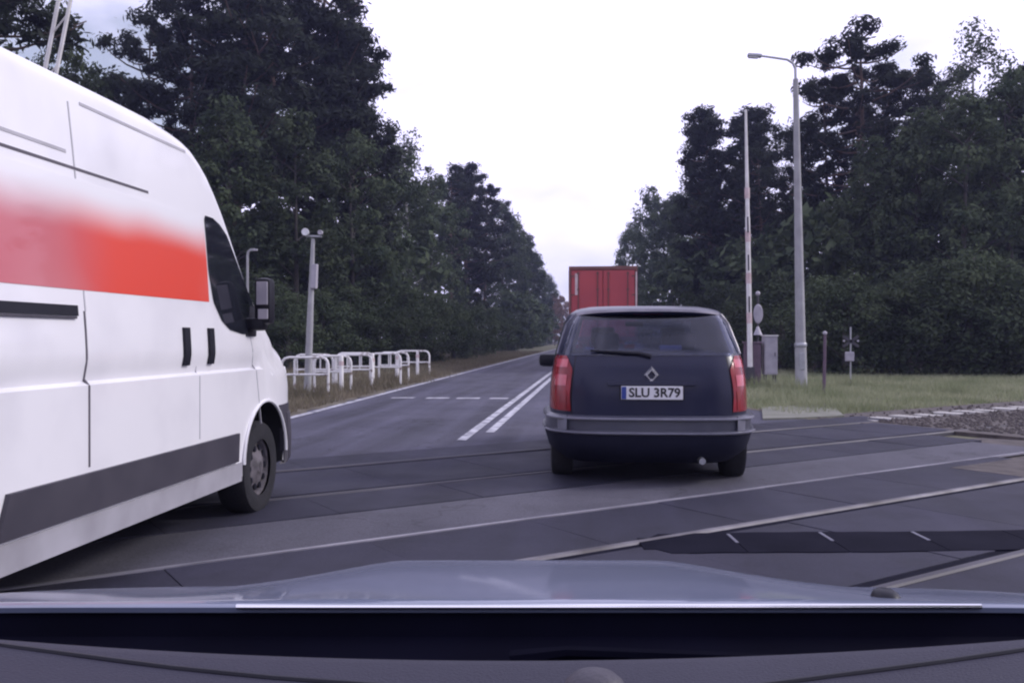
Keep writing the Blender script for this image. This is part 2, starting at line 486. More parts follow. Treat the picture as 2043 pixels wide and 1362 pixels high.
# paler worn asphalt between the two tracks and just past the crossing
def track_strip(c0, c1, t0, t1, z, n=14):
    m = MB()
    rows = [[tp(t, c0, z), tp(t, c1, z)] for t in frange(t0, t1, n)]
    m.slab(rows, [[(p[0], p[1], z - 0.02) for p in row] for row in rows])
    return m
def clip_t(c, xl, xr):
    # t range of the line at offset c between world x = xl and xr
    return (xl - TN.x * c) / TD.x, (xr - TN.x * c) / TD.x
t0, t1 = clip_t(5.45, -5.6, 4.6)
tag(track_strip(5.16, 6.04, t0, t1 + 0.4, 0.019).build('asphalt_strip', M_asph_pale), kind='structure')

ta_, tb_ = clip_t(5.14, -3.2, 5.0)
lip = track_strip(5.125, 5.158, ta_, tb_, 0.028, 20).build('panel_edge_strip', mat('pale_edge_angle', (0.30, 0.29, 0.33), 0.5, col2=(0.15, 0.145, 0.17), scale=1.5, detail=7))
tag(lip, kind='structure')

# painted markings, each a thin sheet above the asphalt
def line_strip(pts, w, z, material, name='road_marking', noise=0.0):
    m = MB(); rows = []
    for i, p in enumerate(pts):
        a = Vector(pts[max(i - 1, 0)]); b = Vector(pts[min(i + 1, len(pts) - 1)])
        d = (b - a).normalized(); nrm = Vector((-d.y, d.x))
        rows.append([(p[0] + nrm.x * w / 2, p[1] + nrm.y * w / 2, z + (p[2] if len(p) > 2 else 0)), (p[0] - nrm.x * w / 2, p[1] - nrm.y * w / 2, z + (p[2] if len(p) > 2 else 0))])
    m.grid(rows)
    o = m.build(name, material); o.parent = road
    return o
def seg(x, y0, y1, w, material, n=12):
    return line_strip([(x, y) for y in frange(y0, y1, n)], w, 0.018 if x > -3 else 0.008, material)
seg(-4.86, 12.2, 420, 0.14, M_paint, 40)
seg(-1.66, 11.0, 420, 0.12, M_paint, 40)
seg(-1.42, 12.0, 420, 0.12, M_paint, 40)
seg(1.88, 19.0, 420, 0.12, M_paint, 40)
for xa, xb in ((-4.35, -3.85), (-3.6, -3.1), (-2.95, -2.45), (-2.3, -1.85)):     # broken stop line of the opposite lane
    line_strip([(xa, 18.9, -0.004), (xb, 18.9, 0.0)], 0.32, 0.013, M_paint)

M_sand = mat('sandy_shoulder', (0.105, 0.092, 0.074), 0.95, col2=(0.165, 0.150, 0.118), scale=2.5, detail=8, bump=0.5, bscale=60, spec=0.1)
def shoulder(xf, outw, y0, y1, n, sgn):
    m = MB(); rows = []
    for y in frange(y0, y1, n):
        j = 0.07 * math.sin(y * 2.1) + 0.05 * math.sin(y * 5.3 + 1) + random.uniform(-0.05, 0.05)
        x = xf(y) + sgn * j
        rows.append([(x, y, 0.0055), (x + sgn * outw * 0.4, y, 0.004), (x + sgn * outw, y, -0.034)])
    m.grid(rows); return tag(m.build('road_shoulder', M_sand), kind='structure')
shoulder(lambda y: -4.97, 0.75, 12.4, 90, 240, -1)
shoulder(lambda y: road_right(y) - 0.06, 0.6, 12.6, 60, 160, 1)

# railway tracks: rails, crossing panels and sleepers
C_A0, C_A1, C_B0, C_B1 = 2.75, 4.19, 6.86, 8.30
def make_track(label, c0, c1, strips, sleepers):
    root = thing('railway_track', label, 'railway track', tp(0, (c0 + c1) / 2, 0), 0.0, 'railway tracks across the road')
    inv = Vector(root.location)
    def loc(m, name, material, par=root, smooth=False):
        m.v = [(p[0] - inv.x, p[1] - inv.y, p[2]) for p in m.v]
        o = m.build(name, material, par, smooth)
        return o
    for c in (c0, c1):
        m = MB(); rows, q = [], []
        for t in frange(-22, 70, 24):
            rows.append([tp(t, c - 0.032, 0.016), tp(t, c - 0.022, 0.0285), tp(t, c + 0.022, 0.0285), tp(t, c + 0.032, 0.016)])
            q.append([tp(t, c - 0.032, -0.06), tp(t, c - 0.022, -0.06), tp(t, c + 0.022, -0.06), tp(t, c + 0.032, -0.06)])
        m.slab(rows, q)
        ro = loc(m, 'rail', M_rail if abs(c - C_A1) < 0.01 else M_raildull)
        # flangeway groove filler beside the rail, dark
        gm = MB()
        ta, tb = clip_t(c, -5.9, 4.5)
        inner = 1 if c == c0 else -1
        rows = [[tp(t, c + inner * 0.038, 0.0175), tp(t, c + inner * 0.105, 0.0175)] for t in frange(ta, tb, 10)]
        gm.grid(rows)
        loc(gm, 'flangeway', M_groove_reflection, ro)
    L = 1.2
    pan_mesh = {}
    for (a, b) in strips:
        ta, tb = clip_t((a + b) / 2, -5.8, 4.3)
        nseg = int((tb - ta) / L) + 1
        key = round(b - a, 3)
        if key not in pan_mesh:
            pm = MB()
            w = b - a
            pm.box((0, 0, -0.02), (L - 0.004, w, 0.084), bev=0.002)
            pan_mesh[key] = pm.mesh('crossing_panel', M_panel)
        for k in range(nseg):
            o = bpy.data.objects.new('crossing_panel', pan_mesh[key]); COL.objects.link(o)
            o.parent = root
            p = Vector(tp(ta + (k + 0.5) * L, (a + b) / 2, random.uniform(-0.002, 0.002)))
            o.location = (p.x - inv.x, p.y - inv.y, p.z)
            o.rotation_euler = (random.uniform(-0.002, 0.002), random.uniform(-0.002, 0.002), math.pi / 2 - TA)
    sm = MB()
    sm.box((0, 0, -0.05), (0.26, 2.56, 0.14), bev=0.02)
    sme = sm.mesh('sleeper', M_sleeper)
    for (ta, tb) in sleepers:
        t = ta
        while t < tb:
            o = bpy.data.objects.new('sleeper', sme); COL.objects.link(o); o.parent = root
            p = Vector(tp(t, (c0 + c1) / 2 + random.uniform(-0.03, 0.03), random.uniform(-0.006, 0.004)))
            o.location = (p.x - inv.x, p.y - inv.y, p.z)
            o.rotation_euler = (0, 0, math.pi / 2 - TA + random.uniform(-0.015, 0.015))
            t += 0.6
    return root
tA = clip_t(3.47, -5.9, 4.4); tB = clip_t(7.58, -5.9, 4.4)
make_track('nearer railway track, its rails set in the dark crossing panels in front of the bonnet', C_A0, C_A1,
           [(1.95, 2.70), (2.86, 4.08), (4.24, 5.12)], [(tA[1] + 0.5, tA[1] + 9)])
make_track('farther railway track crossing under the blue car, pale sleepers showing in ballast at right', C_B0, C_B1,
           [(6.06, 6.81), (6.97, 8.19), (8.35, 9.05)], [(tB[1] + 0.4, tB[1] + 26)])

# ballast: a bed plus loose stones, uncountable
def ballast_bed(c0, c1, t0, t1):
    m = MB()
    m.slab([[tp(t, c0 - 0.5, -0.025), tp(t, c0, -0.008), tp(t, c0 + 0.02, 0.024), tp(t, c1 - 1.02, 0.024), tp(t, c1 - 0.98, -0.008), tp(t, c1, -0.012), tp(t, c1 + 0.5, -0.025)] for t in frange(t0, t1, 12)],
           [[tp(t, c0 - 0.5, -0.08), tp(t, c0, -0.08), tp(t, c0 + 0.02, -0.08), tp(t, c1 - 1.02, -0.08), tp(t, c1 - 0.98, -0.08), tp(t, c1, -0.08), tp(t, c1 + 0.5, -0.08)] for t in frange(t0, t1, 12)])
    return m
bm_ = MB()
for c0, c1, ts in ((1.7, 5.95, tA), (5.9, 9.3, tB)):
    b1 = ballast_bed(c0, c1, ts[1] - 0.1, 60); bm_.add(b1.v, b1.f)
    b2 = ballast_bed(c0, c1, -22, ts[0] + 0.1); bm_.add(b2.v, b2.f)
def stone(scale):
    ph = [(0, 0, .8), (1, .1, .1), (.2, .9, 0), (-.9, .3, .1), (-.4, -.9, 0), (.6, -.8, .1), (0, 0, -.6)]
    a = random.uniform(0, 6.28); ca, sa = math.cos(a), math.sin(a)
    j = [tuple(c * random.uniform(.7, 1.25) * scale for c in p) for p in ph]
    return [(x * ca - y * sa, x * sa + y * ca, z) for x, y, z in j], \
           [(0, 1, 2), (0, 2, 3), (0, 3, 4), (0, 4, 5), (0, 5, 1), (6, 2, 1), (6, 3, 2), (6, 4, 3), (6, 5, 4), (6, 1, 5)]
for k in range(5200):
    t = tB[1] + 0.2 + random.random() ** 1.4 * 22
    c = random.uniform(5.6, 9.5)
    v, f = stone(random.uniform(0.018, 0.042))
    if c > 8.3 and random.random() < 0.8: continue
    p = tp(t, c, 0.030 if c < 8.28 else 0.0)
    bm_.add([(x + p[0], y + p[1], z + p[2]) for x, y, z in v], f)
tag(bm_.build('ballast', M_ballast), 'grey brown ballast stones around the sleepers right of the road', 'ballast', kind='stuff')

# dark strip imitating a reflection in front of the bonnet, with pale ticks
band_root = thing('reflection_band', 'dark strip with pale ticks imitating a reflection just ahead of the bonnet', 'reflection band', cam2world(0, 5.5, 0), YAW)
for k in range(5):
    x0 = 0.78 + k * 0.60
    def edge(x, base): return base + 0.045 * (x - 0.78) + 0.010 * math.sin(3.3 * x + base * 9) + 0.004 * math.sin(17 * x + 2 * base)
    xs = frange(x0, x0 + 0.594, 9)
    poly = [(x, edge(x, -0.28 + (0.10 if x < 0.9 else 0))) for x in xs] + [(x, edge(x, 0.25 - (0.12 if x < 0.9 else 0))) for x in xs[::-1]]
    m = MB(); m.prism(poly, 0.015, 0.0265); m.build('reflection_segment', M_groove_reflection, band_root)
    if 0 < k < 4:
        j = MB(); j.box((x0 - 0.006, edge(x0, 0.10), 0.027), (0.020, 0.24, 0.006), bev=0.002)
        j.build('reflection_tick', M_highlight, band_root)

# ------------------------------------------------------------------ foliage prototypes
def mesh_np(name, V, F, material):
    me = bpy.data.meshes.new(name)
    nv, nf, k = len(V), len(F), F.shape[1]
    me.vertices.add(nv); me.vertices.foreach_set('co', np.ascontiguousarray(V, np.float32).ravel())
    me.loops.add(nf * k); me.loops.foreach_set('vertex_index', np.ascontiguousarray(F, np.int32).ravel())
    me.polygons.add(nf); me.polygons.foreach_set('loop_start', np.arange(0, nf * k, k, dtype=np.int32))
    me.update(calc_edges=True)
    me.materials.append(material)
    return me

def leaves(centers, n_per, rad, size, aspect=0.55, flat=0.7, shell=0.5):
    """leaf-sized quads scattered through clumps; returns V, F arrays"""
    centers = np.asarray(centers, float); rad = np.broadcast_to(np.asarray(rad, float), (len(centers),))
    n = len(centers) * n_per
    c = np.repeat(centers, n_per, 0); R = np.repeat(rad, n_per)
    d = rng.normal(size=(n, 3)); d /= np.linalg.norm(d, axis=1, keepdims=True)
    rr = R * (shell + (1 - shell) * rng.random(n)) * np.where(rng.random(n) < 0.12, 1.25, 1.0)
    p = c + d * rr[:, None] * np.array([1, 1, flat])
    nn = d + np.array([0, 0, 0.35]) + rng.normal(size=(n, 3)) * 0.45     # leaves face outwards and up from their clump
    nn /= np.linalg.norm(nn, axis=1, keepdims=True)
    u = np.cross(nn, rng.normal(size=(n, 3))); u /= np.linalg.norm(u, axis=1, keepdims=True)
    w = np.cross(nn, u)
    s = size * (0.6 + 0.8 * rng.random(n))
    u *= s[:, None] * 0.5; w *= s[:, None] * 0.5 * aspect
    V = np.stack([p - u, p - w * 0.9 + u * 0.1, p + u, p + w * 0.9 + u * 0.1], 1).reshape(-1, 3)
    F = np.arange(4 * n).reshape(n, 4)
    return V, F

def cat(parts):
    Vs, Fs, o = [], [], 0
    for V, F in parts:
        Vs.append(V); Fs.append(F + o); o += len(V)
    return np.concatenate(Vs), np.concatenate(Fs)

def limb_mesh(name, segs, material, n=7):
    m = MB()
    for pts, rads in segs: m.tube(pts, rads, n)
    return m.mesh(name, material, True, 60)

def bend(p0, p1, sag, k=5):
    p0, p1 = np.array(p0, float), np.array(p1, float)
    return [tuple(p0 + (p1 - p0) * t + np.array([0, 0, sag * 4 * t * (1 - t)])) for t in np.linspace(0, 1, k)]

def proto_pine(seed, H=16.0, crown_from=0.42, rmax=2.9, nbr=46, gap=0.0):
    rs = random.Random(seed)
    lean = rs.uniform(-0.5, 0.5)
    trunk = [(lean * (t ** 2), 0.25 * math.sin(t * 3 + seed), H * t) for t in np.linspace(0, 0.97, 9)]
    segs = [(trunk, list(np.linspace(0.22, 0.04, 9)))]
    cs, rd = [], []
    for k in range(nbr):
        q = crown_from + (0.985 - crown_from) * ((k + rs.random()) / nbr)
        if rs.random() < gap: continue
        z = H * q
        shape = math.sin(math.pi * min(1, max(0.02, (q - crown_from) / (1 - crown_from))) ** 0.75) ** 0.6
        ln = rmax * (0.35 + 0.65 * shape) * rs.uniform(0.55, 1.1)
        a = k * 2.4 + rs.uniform(-0.5, 0.5)
        bx = lean * q * q
        tip = (bx + math.cos(a) * ln, math.sin(a) * ln, z + ln * rs.uniform(0.05, 0.4))
        pts = bend((bx, 0, z), tip, -0.12 * ln)
        segs.append((pts, list(np.linspace(0.06, 0.018, 5))))
        for j in range(rs.choice((2, 3, 3, 4))):
            f = rs.uniform(0.45, 1.05)
            cs.append((bx + math.cos(a) * ln * f + rs.uniform(-.4, .4), math.sin(a) * ln * f + rs.uniform(-.4, .4), z + (tip[2] - z) * f + rs.uniform(-.15, .35)))
            rd.append(rs.uniform(0.40, 0.80))
    cs.append((lean, 0, H * 0.98)); rd.append(0.5)
    V, F = leaves(cs, 110, rd, 0.30, aspect=0.34, flat=0.6, shell=0.25)
    return limb_mesh('trunk', segs, M_bark_pine), mesh_np('crown', V, F, L_pine)

def proto_broad(seed, H=13.0, rmax=3.3, base=0.12, ncl=120, material=None, leaf=0.24, bark=None, narrow=1.0, per=110, holes=0.0):
    rs = random.Random(seed)
    segs = [([(0.3 * math.sin(seed + t * 4) * t, 0.25 * math.cos(seed * 2 + t * 3) * t, H * t) for t in np.linspace(0, 0.93, 9)], list(np.linspace(0.20, 0.03, 9)))]
    cs, rd = [], []
    lobes = [(rs.uniform(0, 6.28), rs.uniform(0.2, 0.95), rs.uniform(0.5, 1.2)) for _ in range(9)]
    for k in range(ncl):
        q = base + (1 - base) * rs.random() ** 0.9
        prof = (math.sin(math.pi * min(0.999, ((q - base) / (1 - base)) * 0.86 + 0.12)) ** 0.65)
        a = rs.uniform(0, 6.28)
        boost = 1.0
        for la, lq, lw in lobes:
            boost += 0.35 * lw * math.exp(-(((a - la + math.pi) % (2 * math.pi) - math.pi) / 0.7) ** 2 - ((q - lq) / 0.13) ** 2)
        rr = rmax * narrow * prof * boost * 0.82 * rs.random() ** 0.45
        if rs.random() < holes: continue
        c = (math.cos(a) * rr, math.sin(a) * rr, H * q + rs.uniform(-.3, .3))
        cs.append(c); rd.append(rs.uniform(0.45, 0.95))
        if k % 4 == 0:
            segs.append((bend((0, 0, max(0.5, c[2] - rr * 0.6)), c, 0.1), list(np.linspace(0.055, 0.012, 5))))
    V, F = leaves(cs, per, rd, leaf, aspect=0.62, flat=0.8, shell=0.3)
    return limb_mesh('trunk', segs, bark or M_bark, 6), mesh_np('crown', V, F, material or L_broad)

PROTO = {
    'pine': [(16.0,) + proto_pine(s) for s in (1, 2, 3)] + [(16.0,) + proto_pine(9, crown_from=0.5, rmax=3.4, nbr=34, gap=0.15)],
    'broad': [(13.0,) + proto_broad(s) for s in (11, 12, 13)],
    'birch': [(15.0,) + proto_broad(s, H=15.0, rmax=2.6, base=0.2, ncl=95, material=L_birch, leaf=0.19, bark=M_birch, per=85, holes=0.1) for s in (21, 22)],
    'spruce': [(15.0,) + proto_pine(31, H=15.0, crown_from=0.10, rmax=2.0, nbr=78)],
    'tan': [(13.0,) + proto_broad(41, ncl=90, material=L_tan, leaf=0.3, per=80)],
    'bush': [(4.5,) + proto_broad(s, H=4.5, rmax=2.3, base=0.03, ncl=75, leaf=0.15, per=150) for s in (51, 52)],
}

def put_tree(kind, px, D, ytop, label, group, var=None, wide=1.0, name=None):
    p = at(px, D)
    H = max(2.0, CAM_H + (675 - ytop) * D / FOC)
    k = var if var is not None else random.randrange(len(PROTO[kind]))
    h0, tm, cm = PROTO[kind][k % len(PROTO[kind])]
    nm = name or {'pine': 'pine_tree', 'broad': 'broadleaf_tree', 'birch': 'birch_tree', 'spruce': 'spruce_tree', 'tan': 'dry_tree', 'bush': 'bush'}[kind]
    root = thing(nm, label, 'bush' if kind == 'bush' else 'tree', (p.x, p.y, -0.04), random.uniform(0, 6.28), group)
    s = H / h0
    sw = s * wide
    root.scale = (sw, sw, s)
    for me, n in ((tm, 'trunk'), (cm, 'crown')):
        o = bpy.data.objects.new(n, me); COL.objects.link(o); o.parent = root
    return root

NAMES = {'pine': 'pine', 'broad': 'broadleaf tree', 'birch': 'birch', 'spruce': 'spruce', 'tan': 'tan brown tree', 'bush': 'bush'}
ORD = ['first', 'second', 'third', 'fourth', 'fifth', 'sixth', 'seventh', 'eighth', 'ninth', 'tenth', 'eleventh', 'twelfth',
       'thirteenth', 'fourteenth', 'fifteenth', 'sixteenth', 'seventeenth', 'eighteenth', 'nineteenth', 'twentieth']

LEFT = [  # kind, px, depth, top row, variant, width
    ('pine', -70, 30, -260, 0, 1.2), ('broad', -10, 34, -120, 1, 0.85), ('birch', 118, 40, 0, 0, 0.5),
    ('broad', 200, 48, 150, 2, 1.0), ('pine', 305, 50, 60, 3, 0.9), ('pine', 375, 47, 5, 0, 1.05),
    ('pine', 470, 46, -60, 1, 1.1), ('broad', 455, 41, 215, 0, 1.0), ('pine', 555, 48, -70, 2, 1.1),
    ('broad', 590, 42, 235, 1, 1.0), ('pine', 648, 52, -75, 0, 1.0), ('spruce', 688, 50, 30, 0, 1.15),
    ('broad', 705, 47, 275, 2, 0.9), ('broad', 775, 60, 285, 0, 0.9), ('birch', 812, 64, 275, 1, 1.0),
    ('broad', 862, 72, 365, 1, 0.95), ('pine', 900, 80, 350, 3, 0.9), ('spruce', 935, 86, 335, 0, 1.1),
    ('pine', 968, 92, 370, 1, 0.9), ('broad', 1003, 105, 410, 2, 0.9), ('broad', 1033, 118, 455, 0, 0.9),
    ('pine', 1050, 130, 478, 2, 0.9), ('broad', 1068, 150, 512, 1, 0.9), ('broad', 1086, 175, 545, 2, 0.9),
    ('broad', 1098, 205, 568, 0, 0.9), ('tan', 1107, 165, 590, 0, 0.8), ('tan', 1120, 200, 592, 0, 0.9), ('tan', 1132, 250, 604, 0, 1.0),
]
RIGHT = [
    ('broad', 1215, 330, 610, 1, 1.0), ('broad', 1236, 230, 575, 0, 0.8), ('broad', 1262, 128, 450, 2, 0.75), ('broad', 1300, 96, 385, 0, 0.85), ('broad', 1345, 84, 395, 1, 0.85),
    ('broad', 1385, 72, 372, 2, 0.85), ('spruce', 1420, 62, 225, 0, 1.0), ('spruce', 1478, 60, 225, 0, 1.15),
    ('pine', 1522, 56, 300, 1, 0.9), ('pine', 1592, 52, 245, 2, 0.75), ('pine', 1650, 48, 170, 0, 0.8),
    ('pine', 1708, 46, 68, 3, 1.1), ('pine', 1775, 50, 130, 1, 0.8), ('broad', 1740, 40, 290, 0, 0.9), ('pine', 1842, 50, 140, 2, 0.9),
    ('broad', 1835, 40, 235, 1, 0.95), ('birch', 1945, 46, 62, 0, 1.0), ('broad', 1925, 38, 205, 2, 0.95), ('broad', 2015, 40, 160, 0, 0.9), ('pine', 2080, 42, 130, 1, 1.0),
]
def place_row(rows, side, start):
    cnt = {}
    for kind, px, D, yt, var, wd in rows:
        k = cnt.get(kind, 0); cnt[kind] = k + 1
        lab = '%s %s counting %s along the %s edge of the wood' % (ORD[k], NAMES[kind], start, side)
        put_tree(kind, px, D, yt, lab, 'trees along the %s side of the road' % side, var, wd)
place_row(LEFT, 'left', 'from the white van')
place_row(RIGHT, 'right', 'rightwards from the red lorry')
# shrubs at the edge of the wood
BL = [(520, 39, 560), (575, 37, 600), (640, 40, 590), (700, 41, 585), (760, 42, 600), (815, 46, 590), (860, 50, 600), (905, 56, 610), (948, 66, 615), (985, 78, 620), (1015, 94, 630), (1042, 115, 640), (1062, 140, 645), (1080, 170, 650)]
BR = [(1320, 70, 610), (1375, 60, 595), (1430, 52, 580), (1490, 45, 580), (1560, 38, 560), (1630, 34, 570), (1690, 32, 560), (1755, 33, 590), (1815, 31.5, 560), (1880, 32, 540), (1940, 31.5, 520), (2000, 32, 535), (2060, 31, 560)]
for rows, side, start in ((BL, 'left', 'from the white railings'), (BR, 'right', 'rightwards from the red lorry')):
    for i, (px, D, yt) in enumerate(rows):
        put_tree('bush', px, D, yt, '%s bush counting %s below the trees on the %s' % (ORD[i], start, side),
                 'bushes along the %s edge of the wood' % side, i % 2, 1.15)

# deeper woodland behind the front rows: one mass
deep = []
def deep_tree(x, y, H, R):
    n = 34
    q = rng.random(n) ** 0.8
    a = rng.random(n) * 6.28
    rr = R * np.sin(np.pi * np.clip(q * 0.9 + 0.06, 0, 1)) ** 0.6 * rng.random(n) ** 0.5
    cs = np.stack([x + np.cos(a) * rr, y + np.sin(a) * rr, q * H + 0.2], 1)
    deep.append(leaves(cs, 45, 0.6 + rng.random(n) * 0.7, 0.55, 0.6, 0.85, 0.2))
for px, D, H in [(p_, d_, h_) for p_, d_, h_ in
        [(-120, 42, 16), (-20, 46, 13), (90, 56, 11), (180, 60, 12), (250, 62, 13), (320, 60, 13), (400, 60, 14), (480, 58, 14), (540, 60, 14), (610, 60, 15),
         (660, 66, 15), (720, 72, 14), (770, 80, 15), (820, 88, 16), (860, 96, 15), (900, 105, 16), (940, 115, 16), (980, 130, 17), (1010, 150, 17), (1040, 170, 17), (1065, 200, 17),
         (150, 54, 8), (300, 52, 8), (430, 50, 8), (500, 46, 7), (560, 46, 7), (620, 47, 7), (680, 49, 7), (740, 52, 7), (790, 58, 8),
         (1290, 120, 17), (1330, 100, 15), (1370, 88, 14), (1410, 78, 13), (1450, 74, 13), (1500, 68, 12), (1550, 62, 10), (1610, 60, 11), (1660, 58, 12), (1720, 58, 12), (1790, 58, 13),
         (1850, 56, 14), (1910, 54, 13), (1970, 52, 14), (2040, 50, 15), (2110, 48, 15), (1580, 48, 7), (1640, 44, 7), (1700, 42, 7), (1770, 42, 8), (1840, 43, 8), (1900, 43, 8), (1960, 42, 8), (2020, 42, 8), (1440, 60, 7), (1500, 55, 7), (1380, 70, 8),
         (-150, 36, 9), (-60, 40, 8), (40, 44, 8), (1072, 150, 7), (1085, 190, 8), (1095, 220, 9), (1104, 250, 10), (1112, 290, 10), (1120, 330, 11), (1130, 380, 12), (1142, 430, 13), (1155, 500, 13), (1170, 560, 13), (1215, 420, 13), (1228, 330, 13), (1240, 260, 12), (1252, 200, 11), (1268, 160, 9), (1060, 130, 6), (1040, 112, 6), (1015, 98, 6)]]:
    p = at(px, D)
    deep_tree(p.x, p.y, H, 3.6)
for k in range(13):      # the wood goes on behind the camera on both sides of the road
    deep_tree(-13 - (k % 3) * 5, -16 - k * 4.5, 17 + k % 4, 4.2)
    deep_tree(10 + (k % 3) * 5, -14 - k * 4.5, 16 + k % 5, 4.2)
V, F = cat(deep)
o = bpy.data.objects.new('woodland', mesh_np('woodland', V, F, L_broad)); COL.objects.link(o)
tag(o, 'dark mass of woodland behind the front trees on both sides', 'woodland', kind='stuff')

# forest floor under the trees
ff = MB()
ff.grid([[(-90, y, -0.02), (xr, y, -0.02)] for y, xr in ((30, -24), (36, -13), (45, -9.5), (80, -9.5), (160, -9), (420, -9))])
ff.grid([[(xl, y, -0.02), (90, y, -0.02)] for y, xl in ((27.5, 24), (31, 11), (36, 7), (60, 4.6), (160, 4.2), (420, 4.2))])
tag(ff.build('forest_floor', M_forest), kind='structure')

# grass: blades scattered over the verges, one object each
def blades(n, sampler, hmin, hmax, width):
    pts = np.array([sampler() for _ in range(n)])
    a = rng.random(n) * 6.28; h = hmin + (hmax - hmin) * rng.random(n) ** 1.6
    w = width * (0.6 + 0.8 * rng.random(n))
    lean = rng.normal(size=(n, 2)) * 0.35 * h[:, None]
    dx, dy = np.cos(a) * w, np.sin(a) * w
    z0 = -0.03
    V = np.stack([np.stack([pts[:, 0] - dx, pts[:, 1] - dy, np.full(n, z0)], 1),
                  np.stack([pts[:, 0] + dx, pts[:, 1] + dy, np.full(n, z0)], 1),
                  np.stack([pts[:, 0] + lean[:, 0], pts[:, 1] + lean[:, 1], z0 + h], 1)], 1).reshape(-1, 3)
    return V, np.arange(3 * n).reshape(n, 3)
def s_left():
    while True:
        y = 12.5 + 75 * random.random() ** 1.7
        x = -5.15 - 9 * random.random() ** 1.3
        p = Vector((x, y, 0))
        if p.dot(TN) > 9.6: return (x, y)
def s_right():
    while True:
        y = 11 + 26 * random.random() ** 1.2
        x = road_right(y) + 0.08 + 24 * random.random() ** 1.1
        p = Vector((x, y, 0))
        if p.dot(TN) > 9.75: return (x, y)
FEET_R = [gnd(a_, b_) for a_, b_ in ((1599, 776), (1507, 772), (1531, 772), (1644, 792), (1697, 768), (1600, 812), (1660, 815), (1896, 783))]
FEET_L = [gnd(a_, b_) for a_, b_ in ((613, 790), (565, 792), (655, 792), (668, 776), (742, 776), (756, 762), (815, 762), (857, 752), (681, 784), (743, 769), (793, 759))]
def s_feet(feet):
    def f_():
        p_ = random.choice(feet); return (p_.x + random.gauss(0, 0.28), p_.y + random.gauss(0, 0.28))
    return f_
V, F = cat([blades(70000, s_left, 0.04, 0.22, 0.012), blades(2600, s_feet(FEET_L), 0.10, 0.38, 0.010)])
o = bpy.data.objects.new('grass', mesh_np('grass', V, F, L_dry)); COL.objects.link(o)
tag(o, 'dry brownish grass on the left verge around the white railings', 'grass', kind='stuff')
V, F = cat([blades(90000, s_right, 0.03, 0.17, 0.012), blades(2200, s_feet(FEET_R), 0.10, 0.42, 0.010)])
o = bpy.data.objects.new('grass', mesh_np('grass', V, F, L_grass)); COL.objects.link(o)
tag(o, 'pale green grass field right of the road below the wood', 'grass', kind='stuff')

# ------------------------------------------------------------------ white van
def cyl_x(cx0, cx1, y, z, r, n=40):
    m = MB()
    m.tube([(cx0, y, z), (cx1, y, z)], r, n)
    return m

def make_wheel(parent, x, y, r, w, side, trim=True, name='wheel'):
    """wheel with tyre and rim; side=+1 outer face to +x"""
    ty = MB()
    prof = [(r * 0.60, -w / 2 + 0.012), (r * 0.80, -w / 2), (r * 0.95, -w / 2 + 0.010), (r, -w / 2 + 0.04), (r, w / 2 - 0.04),
            (r * 0.95, w / 2 - 0.010), (r * 0.80, w / 2), (r * 0.60, w / 2 - 0.012)]
    ty.lathe(prof, (0, 0, 0), 'x', 40, cap=False)
    t = ty.build('wheel', M_tyre, parent, True)
    t.location = (x, y, r)
    rm = MB()
    fx = side * (w / 2 - 0.030)
    rm.lathe([(r * 0.62, fx - side * 0.06), (r * 0.62, fx - side * 0.002), (r * 0.56, fx - side * 0.006), (r * 0.53, fx - side * 0.03), (r * 0.30, fx - side * 0.002), (r * 0.16, fx + side * 0.006), (r * 0.12, fx + side * 0.016), (0.0001, fx + side * 0.017)], (0, 0, 0), 'x', 36)
    rm.build('rim', M_rim, t, True)
    hol = MB()
    for k in range(10):
        a = 2 * math.pi * k / 10
        c = (fx - side * 0.012, math.cos(a) * r * 0.43, math.sin(a) * r * 0.43)
        hol.lathe([(r * 0.075, -0.016 * side), (r * 0.07, 0.008 * side), (0.0001, 0.009 * side)], c, 'x', 10)
    tag(hol.build('rim_hole', M_black, t), kind='stuff')
    return t

V_TOP = [(0.0, 0.74), (0.05, 0.90), (0.16, 1.01), (0.40, 1.13), (0.65, 1.26), (0.88, 1.42), (1.05, 1.60), (1.35, 1.96), (1.58, 2.24), (1.78, 2.41), (2.0, 2.50), (2.5, 2.545), (4.9, 2.545), (5.30, 2.50), (5.41, 2.40)]
V_W = [(0.0, 0.66), (0.06, 0.78), (0.15, 0.875), (0.30, 0.955), (0.48, 1.005), (0.70, 1.025), (5.0, 1.025), (5.41, 1.00)]
def v_tumble(z):
    if z < 1.05: return 0.012 * max(0, (0.62 - z)) / 0.3
    if z < 1.065: return 0.030 * (z - 1.05) / 0.015
    return 0.030 - 0.018 * min(1, (z - 1.065) / 0.10) + 0.016 * max(0, min(1, (z - 1.20) / 0.3)) + 0.085 * (max(0, z - 1.3) / 1.1) ** 1.5
def v_half(s, z):
    cabin = 0.0
    if s < 1.9 and z > 1.2:
        cabin = 0.05 * (1.9 - s) / 1.2 * min(1, (z - 1.2) / 0.5)
    return smooth_table(V_W, s) - v_tumble(z) - cabin
van = thing('delivery_van', 'white high roof delivery van with broad orange red stripe close on the left', 'van', (-3.425, 7.35, 0))
